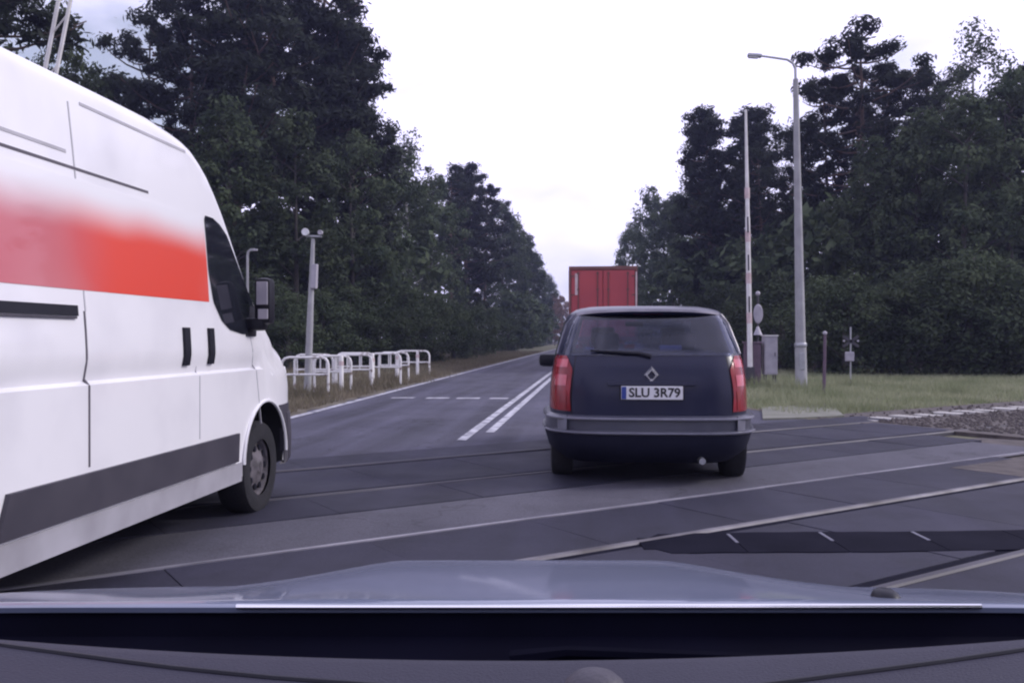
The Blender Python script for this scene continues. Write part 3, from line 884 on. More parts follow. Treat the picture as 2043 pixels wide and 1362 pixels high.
def van_body():
    m = MB(); rows = []
    st = [0.0, .03, .07, .12, .18, .25, .33, .42, .52, .62, .72, .82, .92, 1.02, 1.12, 1.22, 1.32, 1.42, 1.52, 1.62, 1.72, 1.82, 1.92, 2.02, 2.15, 2.4, 2.8, 3.3, 3.8, 4.3, 4.7, 5.0, 5.15, 5.27, 5.35, 5.41]
    for s in st:
        zt = smooth_table(V_TOP, s)
        rc = lerp_table([(0, 0.22), (0.7, 0.20), (1.4, 0.11), (2.0, 0.10), (5.41, 0.10)], s)
        half = []
        zb = lerp_table([(0, 0.36), (0.2, 0.31), (5.0, 0.31), (5.41, 0.42)], s)
        z1 = zt - rc
        half.append((0.0, zb)); half.append((0.5 * v_half(s, 0.4), zb)); half.append((v_half(s, zb) - 0.05, zb))
        lv = [zb + 0.02 + (z1 - zb - 0.02) * k / 33 for k in range(34)]
        if s > 0.75:
            lv = sorted([q for q in lv if abs(q - 1.05) > 0.045 and abs(q - 1.09) > 0.03][:28] + [1.045, 1.0505, 1.0645, 1.08, 1.11, 1.16]) if z1 > 1.2 else lv
            lv = frange(zb + 0.02, 1.04, 14) + [1.0495, 1.066, 1.09, 1.12, 1.165] + frange(1.21, z1, 15) if z1 > 1.3 else lv
        for z in lv:
            half.append((v_half(s, z), z))
        w1 = v_half(s, z1)
        for k in range(1, 8):
            a = math.pi / 2 * k / 7
            half.append((w1 - rc + rc * math.cos(a), z1 + rc * math.sin(a)))
        wt = w1 - rc
        for k in range(1, 6):
            x = wt * (1 - k / 5)
            half.append((x, zt + 0.03 * (1 - (x / wt) ** 2)))
        row = [(x, -s, z) for x, z in half] + [(-x, -s, z) for x, z in half[-2:0:-1]]
        rows.append(row)
    n = len(rows[0])
    m.v = [p for r_ in rows for p in r_]
    for i in range(len(rows) - 1):
        for j in range(n):
            j2 = (j + 1) % n
            m.f.append((i * n + j, i * n + j2, (i + 1) * n + j2, (i + 1) * n + j))
    m.f.append(tuple(range(n))); m.f.append(tuple((len(rows) - 1) * n + k for k in range(n - 1, -1, -1)))
    o = m.build('body', M_van, van, True)
    cuts = []
    for s in (0.97, 4.42):
        for sx in (1, -1):
            cuts.append(cyl_x(sx * 0.66, sx * 1.3, -s, 0.40, 0.415, 48))
    boolean_cut(o, cuts, M_van_under)
    return o
v_body = van_body()
def v_patch(name, edge_l, edge_r, z0, z1, off, material, parent=van, nz=14, ns=10, depth=0.03, side=1, smooth=True):
    """panel on the van's flank between side-view curves s=edge_l(z) .. edge_r(z)"""
    P, Q = [], []
    for z in frange(z0, z1, nz):
        a, b = edge_l(z), edge_r(z)
        P.append([(side * (v_half(s, z) + off), -s, z) for s in frange(a, b, ns)])
        Q.append([(side * (v_half(s, z) + off - depth), -s, z) for s in frange(a, b, ns)])
    m = MB(); m.slab(P, Q)
    return m.build(name, material, parent, smooth, 40)
def const(c): return lambda z: c

# printed stripe: orange red, washed out towards its upper edge
ms = bpy.data.materials.new('van_stripe_print'); ms.use_nodes = True
N, L = ms.node_tree.nodes, ms.node_tree.links
b = N['Principled BSDF']; b.inputs['Roughness'].default_value = 0.3; b.inputs['Coat Weight'].default_value = 0.4
tc = N.new('ShaderNodeTexCoord'); sp = N.new('ShaderNodeSeparateXYZ'); L.new(tc.outputs['Object'], sp.inputs['Vector'])
no = N.new('ShaderNodeTexNoise'); no.inputs['Scale'].default_value = 2.2; no.inputs['Detail'].default_value = 1.0; L.new(tc.outputs['Object'], no.inputs['Vector'])
ad = N.new('ShaderNodeMath'); ad.operation = 'MULTIPLY_ADD'; ad.inputs[1].default_value = 0.07
L.new(no.outputs['Fac'], ad.inputs[0]); L.new(sp.outputs['Z'], ad.inputs[2])
rp = N.new('ShaderNodeMapRange'); rp.inputs['From Min'].default_value = 1.80; rp.inputs['From Max'].default_value = 2.04
rp.interpolation_type = 'SMOOTHSTEP'
L.new(ad.outputs[0], rp.inputs['Value'])
ry = N.new('ShaderNodeMapRange'); ry.interpolation_type = 'SMOOTHSTEP'      # rear half of the print is a duller pink red
ry.inputs['From Min'].default_value = -3.6; ry.inputs['From Max'].default_value = -2.9
L.new(sp.outputs['Y'], ry.inputs['Value'])
c0 = N.new('ShaderNodeMix'); c0.data_type = 'RGBA'
c0.inputs[6].default_value = (0.52, 0.115, 0.135, 1); c0.inputs[7].default_value = (0.72, 0.068, 0.040, 1)
L.new(ry.outputs['Result'], c0.inputs[0])
n2 = N.new('ShaderNodeTexNoise'); n2.inputs['Scale'].default_value = 1.6; n2.inputs['Detail'].default_value = 0.5; L.new(tc.outputs['Object'], n2.inputs['Vector'])
r2 = N.new('ShaderNodeMapRange'); r2.inputs['From Min'].default_value = 0.45; r2.inputs['From Max'].default_value = 0.75; r2.inputs['To Max'].default_value = 0.45
L.new(n2.outputs['Fac'], r2.inputs['Value'])
c1 = N.new('ShaderNodeMix'); c1.data_type = 'RGBA'; c1.inputs[7].default_value = (0.62, 0.26, 0.27, 1)
L.new(r2.outputs['Result'], c1.inputs[0]); L.new(c0.outputs[2], c1.inputs[6])
c2 = N.new('ShaderNodeMix'); c2.data_type = 'RGBA'; c2.inputs[7].default_value = (0.78, 0.77, 0.79, 1)
L.new(rp.outputs['Result'], c2.inputs[0]); L.new(c1.outputs[2], c2.inputs[6]); L.new(c2.outputs[2], b.inputs['Base Color'])
v_patch('stripe', const(1.86), const(5.1), 1.50, 2.03, 0.003, ms, nz=18, ns=16, depth=0.012)
v_patch('stripe', const(1.86), const(5.1), 1.50, 2.03, 0.003, ms, nz=18, ns=16, depth=0.012, side=-1)
# cab side window with its sloping front
def win_front(z):
    return lerp_table([(1.30, 1.30), (1.305, 1.12), (1.36, 1.02), (1.45, 1.03), (1.62, 1.17), (1.85, 1.37), (1.96, 1.47), (2.02, 1.58), (2.05, 1.70)], z)
def win_rear(z):
    return lerp_table([(1.30, 1.36), (1.32, 1.55), (1.38, 1.68), (1.50, 1.79), (1.70, 1.84), (2.04, 1.84), (2.05, 1.82)], z)
for sd in (1, -1):
    w = v_patch('side_window', win_front, win_rear, 1.30, 2.05, 0.006, M_glass, nz=28, ns=10, depth=0.03, side=sd)
    v_patch('rub_strip', const(1.50), lambda z: lerp_table([(0.44, 3.95), (0.64, 3.88)], z), 0.445, 0.635, 0.022, M_plastic, nz=6, ns=14, depth=0.05, side=sd)
    for s in (1.885, 2.225):
        hp = v_patch('door_handle', const(s - 0.037), const(s + 0.037), 1.11, 1.335, 0.016, M_black, nz=8, ns=5, depth=0.03, side=sd)
    v_patch('slide_track', const(3.33), const(5.05), 1.375, 1.425, 0.008, M_black, nz=4, ns=8, depth=0.02, side=sd)
    v_patch('slide_track', const(3.35), const(5.05), 1.362, 1.372, 0.012, M_plastic, nz=3, ns=8, depth=0.02, side=sd)
# panel gaps and pressed ribs
def v_line(name, pts, wid, material, side=1, off=0.0025):
    P, Q = [], []
    for i, (s, z) in enumerate(pts):
        a = Vector(pts[max(0, i - 1)]); bb = Vector(pts[min(len(pts) - 1, i + 1)])
        d = (bb - a).normalized(); nx, nz = -d.y * wid / 2, d.x * wid / 2
        P.append([(side * (v_half(s + k * nx, z + k * nz) + off), -(s + k * nx), z + k * nz) for k in (-1, 1)])
        Q.append([(p[0] - side * 0.012, p[1], p[2]) for p in P[-1]])
    m = MB(); m.slab(P, Q)
    return m.build(name, material, van)
def vline(s, z0, z1, n=24): return [(s, z) for z in frange(z0, z1, n)]
for sd in (1, -1):
    v_line('panel_gap', vline(3.27, 0.66, 1.40), 0.014, M_gap, sd)
    v_line('panel_gap', vline(3.26, 1.40, 2.40), 0.009, M_gapfaint, sd)
    v_line('panel_gap', vline(2.07, 0.66, 1.10), 0.008, M_gapfaint, sd)
    v_line('panel_gap', [(1.22 - 0.16 * (1 - (z - 0.66) / 0.64), z) for z in frange(0.66, 1.28, 14)], 0.007, M_gapfaint, sd)
    v_line('pressed_rib', [(s, 2.415) for s in frange(2.02, 3.16, 12)], 0.016, M_gapfaint, sd)
    v_line('pressed_rib', [(s, 2.08) for s in frange(2.55, 5.1, 14)], 0.014, M_gap, sd)
    v_line('pressed_rib', [(s, 2.15) for s in frange(3.32, 5.1, 12)], 0.016, M_gapfaint, sd)
# windscreen
m = MB(); P, Q = [], []
for t in frange(0, 1, 12):
    s = 0.95 + (1.60 - 0.95) * t
    zt = smooth_table(V_TOP, s)
    hw = v_half(s, zt - 0.12) - 0.115
    P.append([(x, -s + 0.004, zt + 0.03 * (1 - (x / hw) ** 2) + 0.004) for x in frange(-hw, hw, 12)])
    Q.append([(p[0], p[1] - 0.02, p[2] - 0.02) for p in P[-1]])
m.slab(P, Q); m.build('windscreen', M_glass, van, True)
# wing mirror: black arm, pale shell with glass
for sd in (1, -1):
    mr = MB(); mr.box((sd * 1.03, -1.20, 1.37), (0.16, 0.13, 0.09), bev=0.03); mr.box((sd * 1.105, -1.20, 1.53), (0.125, 0.12, 0.33), bev=0.045)
    mo = mr.build('wing_mirror', M_black, van, True)
    gl = MB(); gl.box((sd * 1.108, -1.262, 1.585), (0.080, 0.012, 0.16), bev=0.004); gl.build('mirror_glass', M_cab, mo)
    g2 = MB(); g2.box((sd * 1.115, -1.262, 1.44), (0.070, 0.012, 0.07), bev=0.004); g2.build('mirror_glass', M_cab, mo)
# triangular black cheek at the foot of the A pillar
ck = v_patch('window_cheek', lambda z: lerp_table([(1.285, 1.12), (1.50, 1.02)], z), lambda z: lerp_table([(1.285, 1.30), (1.50, 1.16)], z), 1.285, 1.50, 0.009, M_black, nz=6, ns=4)
# bumper, lamps, badges of the front and the rear, for completeness
bp = MB()
P, Q = [], []
for z, of in ((0.30, 0.0), (0.33, 0.04), (0.50, 0.05), (0.68, 0.035), (0.72, 0.0)):
    row = []
    for k in frange(-1, 1, 25):
        s = 0.52 * abs(k) ** 2.2
        row.append((math.copysign(1, k) * min(v_half(s, 0.55), 1.025 * abs(k) ** 0.6 if abs(k) < 0.4 else 9) * (1 if abs(k) > 0.05 else abs(k) / 0.05) + math.copysign(of * 0.3, k), -s + of, z))
    P.append(row); Q.append([(p[0] * 0.97, p[1] - 0.05, p[2]) for p in row])
bp.slab(P, Q); bp.build('bumper', M_plastic, van, True)
for sd in (1, -1):
    h_ = MB(); h_.box((sd * 0.70, -0.19, 0.93), (0.34, 0.26, 0.26), Matrix.Rotation(-sd * 0.5, 3, 'Z'), bev=0.06); h_.build('headlight', M_lamp_glass, van, True)
    t_ = MB(); t_.box((sd * 0.93, -5.40, 1.15), (0.14, 0.06, 0.62), bev=0.02); t_.build('tail_light', M_tail, van)
    make_wheel(van, sd * 0.885, -0.97, 0.335, 0.225, sd)
    make_wheel(van, sd * 0.885, -4.42, 0.335, 0.225, sd)
    for s in (0.97, 4.42):     # wheel arch lip
        ar = MB()
        ar.tube([(sd * (v_half(s, 0.7) + 0.004), -s + 0.418 * math.cos(a), 0.40 + 0.418 * math.sin(a)) for a in frange(0.02, math.pi - 0.02, 20)], 0.012, 6)
        ar.build('arch_lip', M_van, van, True)
lin = MB()
for s in (0.97, 4.42):
    lin.box((0, -s, 0.50), (1.28, 0.86, 0.5))
lin.box((0, -2.7, 0.27), (1.5, 4.3, 0.10))
lin.build('underbody', M_van_under, van)
for sd in (1, -1):
    v_patch('bumper_side', const(0.05), lambda z: lerp_table([(0.31, 0.53), (0.40, 0.555), (0.60, 0.60), (0.76, 0.70)], z), 0.31, 0.765, 0.006, M_plastic, nz=10, ns=14, side=sd)
sill = v_patch('sill', const(1.40), const(4.0), 0.30, 0.43, 0.006, M_sill, nz=5, ns=14, depth=0.06)

# ------------------------------------------------------------------ blue-grey car ahead
car = thing('passenger_car', 'dark blue grey people carrier seen from behind ahead on the crossing', 'car', (0.47, 7.72, 0), math.radians(0.9))
K_R = [(0.20, 0.20), (0.30, 0.06), (0.45, 0.03), (0.62, 0.04), (0.80, 0.05), (1.00, 0.10), (1.12, 0.16), (1.30, 0.30), (1.48, 0.45), (1.53, 0.52), (1.57, 0.80), (1.59, 1.25)]   # rear edge y(z)
K_F = [(0.20, 4.05), (0.35, 4.22), (0.60, 4.24), (0.74, 4.12), (0.86, 3.75), (0.98, 3.28), (1.05, 3.05), (1.30, 2.62), (1.48, 2.28), (1.53, 2.15), (1.57, 1.95), (1.59, 1.75)]
K_W = [(0.20, 0.80), (0.30, 0.875), (0.50, 0.905), (0.70, 0.905), (0.90, 0.89), (1.05, 0.865), (1.12, 0.85), (1.30, 0.800), (1.44, 0.755), (1.50, 0.720), (1.53, 0.675), (1.57, 0.56), (1.59, 0.30)]
K_N = [(0.2, 5.5), (0.6, 6.5), (1.0, 6.0), (1.5, 5.0), (1.59, 3.0)]
def k_rear(x, z):
    w = smooth_table(K_W, z); a = smooth_table(K_R, z); bb = smooth_table(K_F, z); n = lerp_table(K_N, z)
    q = min(abs(x) / w, 0.9995)
    yc, Lh = (a + bb) / 2, (bb - a) / 2
    return yc - Lh * (1 - q ** n) ** (1 / n)
def k_ring(z, npt=88):
    w = smooth_table(K_W, z); a = smooth_table(K_R, z); bb = smooth_table(K_F, z); n = lerp_table(K_N, z)
    yc, Lh = (a + bb) / 2, (bb - a) / 2
    out = []
    for k in range(npt):
        t = 2 * math.pi * (k + 0.5) / npt
        c, s = math.cos(t), math.sin(t)
        out.append((w * math.copysign(abs(c) ** (2 / n), c), yc + Lh * math.copysign(abs(s) ** (2 / n), s), z))
    return out
m = MB()
zs = [0.20, .24, .28, .33, .38, .44, .50, .56, .62, .68, .74, .80, .86, .92, .98, 1.03, 1.07, 1.10, 1.13, 1.17, 1.22, 1.28, 1.34, 1.40, 1.45, 1.49, 1.515, 1.535, 1.555, 1.572, 1.583, 1.59]
rows = [k_ring(z) for z in zs]; n = len(rows[0])
m.v = [p for r_ in rows for p in r_]
for i in range(len(rows) - 1):
    for j in range(n):
        j2 = (j + 1) % n
        m.f.append((i * n + j, i * n + j2, (i + 1) * n + j2, (i + 1) * n + j))
m.f.append(tuple(range(n - 1, -1, -1))); m.f.append(tuple((len(rows) - 1) * n + k for k in range(n)))
c_body = m.build('body', M_car, car, True)
cav = MB(); cav.add([(-.70, -.2, 1.145), (.70, -.2, 1.145), (.66, 3.6, 1.145), (-.66, 3.6, 1.145), (-.61, -.2, 1.475), (.61, -.2, 1.475), (.57, 3.6, 1.475), (-.57, 3.6, 1.475)],
                    [(0, 3, 2, 1), (4, 5, 6, 7), (0, 1, 5, 4), (1, 2, 6, 5), (2, 3, 7, 6), (3, 0, 4, 7)])
boolean_cut(c_body, [cyl_x(sx * 0.60, sx * 1.2, y, 0.32, 0.35, 44) for y in (0.74, 3.42) for sx in (1, -1)] + [cav], M_van_under)
def tint_glass(name, col, refl=0.9):
    m = bpy.data.materials.new(name); m.use_nodes = True
    N, L = m.node_tree.nodes, m.node_tree.links; N.remove(N['Principled BSDF'])
    t = N.new('ShaderNodeBsdfTransparent'); t.inputs['Color'].default_value = (*col, 1)
    g_ = N.new('ShaderNodeBsdfGlossy'); g_.inputs['Roughness'].default_value = 0.03
    lw = N.new('ShaderNodeLayerWeight'); lw.inputs['Blend'].default_value = 0.5
    pw = N.new('ShaderNodeMath'); pw.operation = 'POWER'; pw.inputs[1].default_value = 4.0; L.new(lw.outputs['Facing'], pw.inputs[0])
    fr_ = N.new('ShaderNodeMath'); fr_.operation = 'MULTIPLY_ADD'; fr_.inputs[1].default_value = 0.75; fr_.inputs[2].default_value = 0.05; L.new(pw.outputs[0], fr_.inputs[0])
    mx = N.new('ShaderNodeMixShader')
    L.new(fr_.outputs[0], mx.inputs['Fac']); L.new(t.outputs['BSDF'], mx.inputs[1]); L.new(g_.outputs['BSDF'], mx.inputs[2])
    L.new(mx.outputs['Shader'], N['Material Output'].inputs['Surface'])
    return m
M_tint = tint_glass('car_window_tint', (0.52, 0.56, 0.74))
def k_patch(name, el, er, z0, z1, off, material, parent=car, nz=12, nx=16, depth=0.03, smooth=True):
    P, Q = [], []
    for z in frange(z0, z1, nz):
        a, bb = el(z), er(z)
        P.append([(x, k_rear(x, z) - off, z) for x in frange(a, bb, nx)])
        Q.append([(x, k_rear(x, z) - off + depth, z) for x in frange(a, bb, nx)])
    m = MB(); m.slab(P, Q)
    return m.build(name, material, parent, smooth, 40)
def kw(f): return lambda z: f * smooth_table(K_W, z)
# tailgate panel with window, a slim shadow gap round it
gap = k_patch('tailgate_gap', kw(-0.765), kw(0.765), 0.60, 1.125, 0.002, M_black, nz=24, nx=26)
tg = k_patch('tailgate', kw(-0.752), kw(0.752), 0.615, 1.115, 0.010, M_car, nz=16, nx=26)
k_patch('rear_window', lambda z: -lerp_table([(1.12, 0.74), (1.135, 0.785), (1.40, 0.690), (1.48, 0.630), (1.50, 0.58)], z), lambda z: lerp_table([(1.12, 0.74), (1.135, 0.785), (1.40, 0.690), (1.48, 0.630), (1.50, 0.58)], z), 1.12, 1.495, 0.008, M_tint, tg, nz=18, nx=26, depth=0.006)
# spoiler lip over the window, catching the sky
m = MB(); P, Q = [], []
for dy, z in ((-0.06, 1.512), (-0.055, 1.530), (0.02, 1.548), (0.16, 1.562), (0.30, 1.572)):
    row = []
    for k in frange(-1, 1, 27):
        x = 0.65 * k
        y0 = k_rear(x, 1.50) + 0.0
        row.append((x, y0 + dy + 0.03 * k * k, z - 0.030 * abs(k) ** 3))
    P.append(row); Q.append([(p[0] * 0.98, p[1] + 0.012, p[2] - 0.022) for p in row])
m.slab(P, Q); m.build('spoiler', M_car, tg, True)
M_sky_highlight = mat('roof_edge_highlight', (0.36, 0.34, 0.39), 0.35, 0.1, col2=(0.26, 0.25, 0.29))  # pale strip and tubes paint the sky highlight along the rear edges
m = MB(); P, Q = [], []
for dy, z in ((-0.064, 1.510), (-0.062, 1.532)):
    row = []
    for k in frange(-1, 1, 27):
        x = 0.645 * k
        row.append((x, k_rear(x, 1.50) + dy + 0.03 * k * k, z - 0.030 * abs(k) ** 3))
    P.append(row); Q.append([(p[0], p[1] + 0.012, p[2]) for p in row])
m.slab(P, Q); m.build('spoiler_highlight', M_sky_highlight, tg, True)
for sd in (-1, 1):
    m = MB(); m.tube([(sd * lerp_table([(1.10, 0.82), (1.16, 0.812), (1.40, 0.735), (1.50, 0.655)], z), k_rear(lerp_table([(1.10, 0.82), (1.16, 0.812), (1.40, 0.735), (1.50, 0.655)], z), z) - 0.004, z) for z in frange(1.13, 1.49, 9)], 0.010, 8)
    m.build('window_highlight', M_sky_highlight if sd > 0 else M_highlight, tg, True)
k_patch('brake_light', const(-0.14), const(0.14), 1.488, 1.506, 0.018, M_tail, tg, nz=3, nx=8)
wp = MB(); wp.tube([(0.0, k_rear(0, 1.13) - 0.03, 1.115), (-0.10, k_rear(-.1, 1.15) - 0.035, 1.14), (-0.52, k_rear(-.5, 1.17) - 0.035, 1.165)], [0.022, 0.016, 0.008], 8)
wp.build('rear_wiper', M_black, tg, True)
# grab recess above the number plate
k_patch('plate_recess', const(-0.275), const(0.275), 0.745, 0.872, 0.0125, M_black, tg, nz=4, nx=10, depth=0.01)
k_patch('handle_bar', const(-0.37), const(0.37), 0.872, 0.905, 0.032, M_car, tg, nz=4, nx=12)
# number plate
yp = k_rear(0, 0.81) - 0.030
pl = MB(); pl.box((0, yp, 0.808), (0.520, 0.010, 0.114), bev=0.004); plo = pl.build('number_plate', M_plate, tg)
pb = MB(); pb.box((-0.237, yp - 0.0055, 0.808), (0.040, 0.003, 0.106)); pb.build('plate_band', M_plate_blue, plo)
text_mesh('plate_letters', 'SLU 3R79', 0.108, M_ink, plo, (0.022, yp - 0.0065, 0.807), (math.pi / 2, 0, 0), bold=0.0025)
# diamond badge: bevelled ring
bd = MB()
def rh(w, h, y): return [(0, y, h), (w, y, 0), (0, y, -h), (-w, y, 0)]
yb = k_rear(0, 0.955) - 0.012
o3 = [rh(0.066, 0.078, yb), rh(0.050, 0.060, yb - 0.022), rh(0.036, 0.043, yb - 0.022), rh(0.022, 0.027, yb)]
vs = [(p[0], p[1], p[2] + 0.955) for ring in o3 for p in ring]; fs = []
for i in range(3):
    for j in range(4):
        fs.append((i * 4 + j, i * 4 + (j + 1) % 4, (i + 1) * 4 + (j + 1) % 4, (i + 1) * 4 + j))
bd.add(vs, fs); bd.build('badge', M_chrome, tg)
# tail lights wrap round the corners
for sd in (-1, 1):
    def lo(z, sd=sd): return sd * smooth_table(K_W, z) * lerp_table([(0.62, 0.76), (0.80, 0.775), (1.00, 0.77), (1.14, 0.87)], z)
    def hi(z, sd=sd): return sd * smooth_table(K_W, z) * 0.996
    tl = k_patch('tail_light', lo, hi, 0.645, 1.120, 0.014, M_tail, car, nz=18, nx=12, depth=0.06)
    def cap_(z0, z1, a, b_, material):
        k_patch('light_segment', (lambda z: sd * smooth_table(K_W, z) * a), (lambda z: sd * smooth_table(K_W, z) * b_), z0, z1, 0.020, material, tl, nz=6, nx=6, depth=0.02)
    cap_(1.02, 1.09, 0.83, 0.955, M_tail_pale)
    cap_(0.86, 0.955, 0.82, 0.945, M_tail_pale)
    cap_(0.66, 0.82, 0.81, 0.965, M_tail)
# bumper with recessed rub strip; pale strips and corners paint its edge highlights
def k_band(name, prof, material, frac=0.9985, depth=0.05, parent=car, x0=None):
    P, Q = [], []
    for z, of in prof:
        w = smooth_table(K_W, z) * frac
        row = []
        for k in frange(-1, 1, 41):
            x = w * math.sin(k * math.pi / 2) if x0 is None else x0 * k
            y = k_rear(x, z)
            nx_ = 0.0 if x0 is not None else x / w
            row.append((x + of * 0.8 * nx_ ** 3, y - of * (1 - 0.6 * nx_ * nx_), z))
        P.append(row); Q.append([(p[0] * 0.985, p[1] + depth, p[2]) for p in row])
    m = MB(); m.slab(P, Q)
    return m.build(name, material, parent, True, 40)
k_band('lower_valance', [(0.19, 0.0), (0.20, 0.035), (0.30, 0.055), (0.40, 0.062), (0.448, 0.066), (0.452, 0.02)], M_valance)
bu = k_band('bumper', [(0.445, 0.0), (0.448, 0.070), (0.458, 0.085), (0.485, 0.082), (0.488, 0.05), (0.572, 0.05), (0.576, 0.075), (0.60, 0.070), (0.612, 0.045), (0.615, 0.0)], M_bumper)
k_band('bumper_highlight', [(0.580, 0.074), (0.584, 0.083), (0.596, 0.081), (0.600, 0.070)], M_highlight, 0.94, 0.02, bu)
k_band('bumper_highlight', [(0.462, 0.084), (0.466, 0.094), (0.476, 0.093), (0.480, 0.082)], M_highlight, 0.94, 0.02, bu)
for sd in (-1, 1):
    k_patch('bumper_corner_highlight', (lambda z, sd=sd: sd * 0.80 * smooth_table(K_W, z)), (lambda z, sd=sd: sd * 0.995 * smooth_table(K_W, z)), 0.475, 0.612, 0.075, M_highlight, bu, nz=6, nx=8, depth=0.06)
ex = MB(); ex.tube([(0.42, 0.20, 0.235), (0.42, -0.01, 0.235)], 0.028, 14); ex.build('exhaust', M_galv, car, True)
for sd in (-1, 1):
    make_wheel(car, sd * 0.775, 0.74, 0.315, 0.205, sd)
    make_wheel(car, sd * 0.775, 3.42, 0.315, 0.205, sd)
    mi = MB(); mi.box((sd * 0.985, 2.86, 1.02), (0.22, 0.13, 0.15), bev=0.05); mi.tube([(sd * 0.84, 2.88, 0.97), (sd * 0.93, 2.87, 0.99)], 0.03, 8)
    mi.build('wing_mirror', M_black, car, True)
    # side windows
    P, Q = [], []
    for z in frange(1.10, 1.47, 10):
        w = smooth_table(K_W, z); a = smooth_table(K_R, z); bb = smooth_table(K_F, z); nn = lerp_table(K_N, z)
        yc, Lh = (a + bb) / 2, (bb - a) / 2
        row = []
        for y in frange(a + 0.38, bb - 0.45, 12):
            q = min(abs(y - yc) / Lh, 0.999)
            row.append((sd * (w * (1 - q ** nn) ** (1 / nn) + 0.004), y, z))
        P.append(row); Q.append([(p[0] - sd * 0.02, p[1], p[2]) for p in row])
    m = MB(); m.slab(P, Q); m.build('side_window', M_glass, car, True)
def k_front(x, z):
    w = smooth_table(K_W, z); a = smooth_table(K_R, z); bb = smooth_table(K_F, z); n = lerp_table(K_N, z)
    q = min(abs(x) / w, 0.9995); return (a + bb) / 2 + (bb - a) / 2 * (1 - q ** n) ** (1 / n)
P = [[(x, k_front(x, z) + 0.005, z) for x in frange(-0.66 + 0.25 * (z - 1.12), 0.66 - 0.25 * (z - 1.12), 16)] for z in frange(1.12, 1.49, 8)]
m = MB(); m.grid(P); m.build('windscreen', M_tint, car, True)
m = MB(); m.box((0, 0.62, 1.150), (1.16, 0.52, 0.02), bev=0.006); m.build('parcel_shelf', M_plastic, car)
for x, y, zc, w_, h_ in ((-0.36, 1.02, 1.24, 0.24, 0.17), (0.36, 1.02, 1.24, 0.24, 0.17), (-0.37, 1.95, 1.29, 0.25, 0.20), (0.37, 1.95, 1.29, 0.25, 0.20)):
    m = MB(); m.box((x, y, zc), (w_, 0.10, h_), bev=0.035); m.build('headrest', M_plastic, car, True)
m = MB(); m.box((-0.02, 2.25, 1.43), (0.20, 0.03, 0.055), bev=0.01); m.build('inside_mirror', M_black, car)
m = MB(); m.box((0.20, 0.52, 1.185), (0.20, 0.14, 0.05), bev=0.015); m.build('parcel', M_cab, car)
ub = MB(); ub.box((0, 2.1, 0.235), (1.18, 3.6, 0.10)); ub.build('underbody', M_van_under, car)

# ------------------------------------------------------------------ red articulated lorry further along the road
lorry = thing('articulated_lorry', 'red box trailer lorry seen from behind beyond the blue car', 'lorry', (0.24, 33.9, 0))
bx = MB(); bx.box((0, 6.85, 2.60), (2.46, 13.5, 2.62), bev=0.03); body = bx.build('trailer_box', M_truck, lorry)
fr = MB()
fr.box((0, 0.06, 3.90), (2.55, 0.16, 0.14), bev=0.02); fr.box((0, 0.06, 1.26), (2.55, 0.16, 0.16), bev=0.02)
for sd in (-1, 1): fr.box((sd * 1.235, 0.06, 2.58), (0.09, 0.16, 2.52), bev=0.02)
fr.build('door_frame', M_truck_frame, lorry)
for sd in (-1, 1):
    d = MB(); d.box((sd * 0.595, 0.035, 2.58), (1.165, 0.07, 2.48), bev=0.015); do = d.build('rear_door', M_truck, lorry)
    for q in (0.20, 0.92):
        lb = MB(); lb.tube([(sd * q, -0.02, 1.40), (sd * q, -0.02, 3.78)], 0.020, 8)
        for z in (1.5, 2.3, 3.1, 3.7): lb.box((sd * q, -0.01, z), (0.09, 0.045, 0.06))
        lb.build('locking_bar', M_truck_frame, do)
    for z in (1.5, 2.1, 2.9, 3.6):
        hg = MB(); hg.box((sd * 1.13, -0.012, z), (0.14, 0.03, 0.05)); hg.build('hinge', M_truck_frame, do)
st = MB(); st.box((-0.99, -0.010, 3.30), (0.10, 0.014, 0.80)); st.build('pale_marking', M_pale_strip, lorry)
st = MB(); st.box((1.235, -0.025, 3.0), (0.05, 0.012, 1.5)); st.build('pale_marking', M_pale_strip, lorry)
ch = MB(); ch.box((0, 6.8, 1.05), (1.0, 13.2, 0.25)); ch.box((0, 0.3, 0.55), (2.3, 0.12, 0.14), bev=0.02)
for sd in (-1, 1): ch.box((sd * 0.7, 0.35, 0.82), (0.10, 0.12, 0.5))
ch.build('chassis', M_dark, lorry)
for sd in (-1, 1):
    tl = MB(); tl.box((sd * 0.98, 0.22, 0.98), (0.42, 0.08, 0.15), bev=0.02); tl.build('tail_light', M_tail, lorry)
    mf = MB(); mf.box((sd * 0.95, 1.1, 0.62), (0.5, 0.02, 0.6)); mf.build('mud_flap', M_black, lorry)
    for y in (1.9, 3.2, 4.5): make_wheel(lorry, sd * 1.04, y, 0.50, 0.38, sd)
    for y in (11.2, 15.4): make_wheel(lorry, sd * 1.03, y, 0.50, 0.34, sd)
cb = MB(); cb.box((0, 15.1, 2.15), (2.45, 2.1, 2.7), bev=0.14); cb.box((0, 14.6, 3.62), (2.2, 1.3, 0.5), bev=0.12); cb.box((0, 13.2, 0.95), (1.1, 5.0, 0.3))
cb.build('cab', M_truck, lorry, True)

# ------------------------------------------------------------------ poles, barriers and signals
def base_at(px, py): 
    p = gnd(px, py, -0.03); return (p.x, p.y, -0.03)
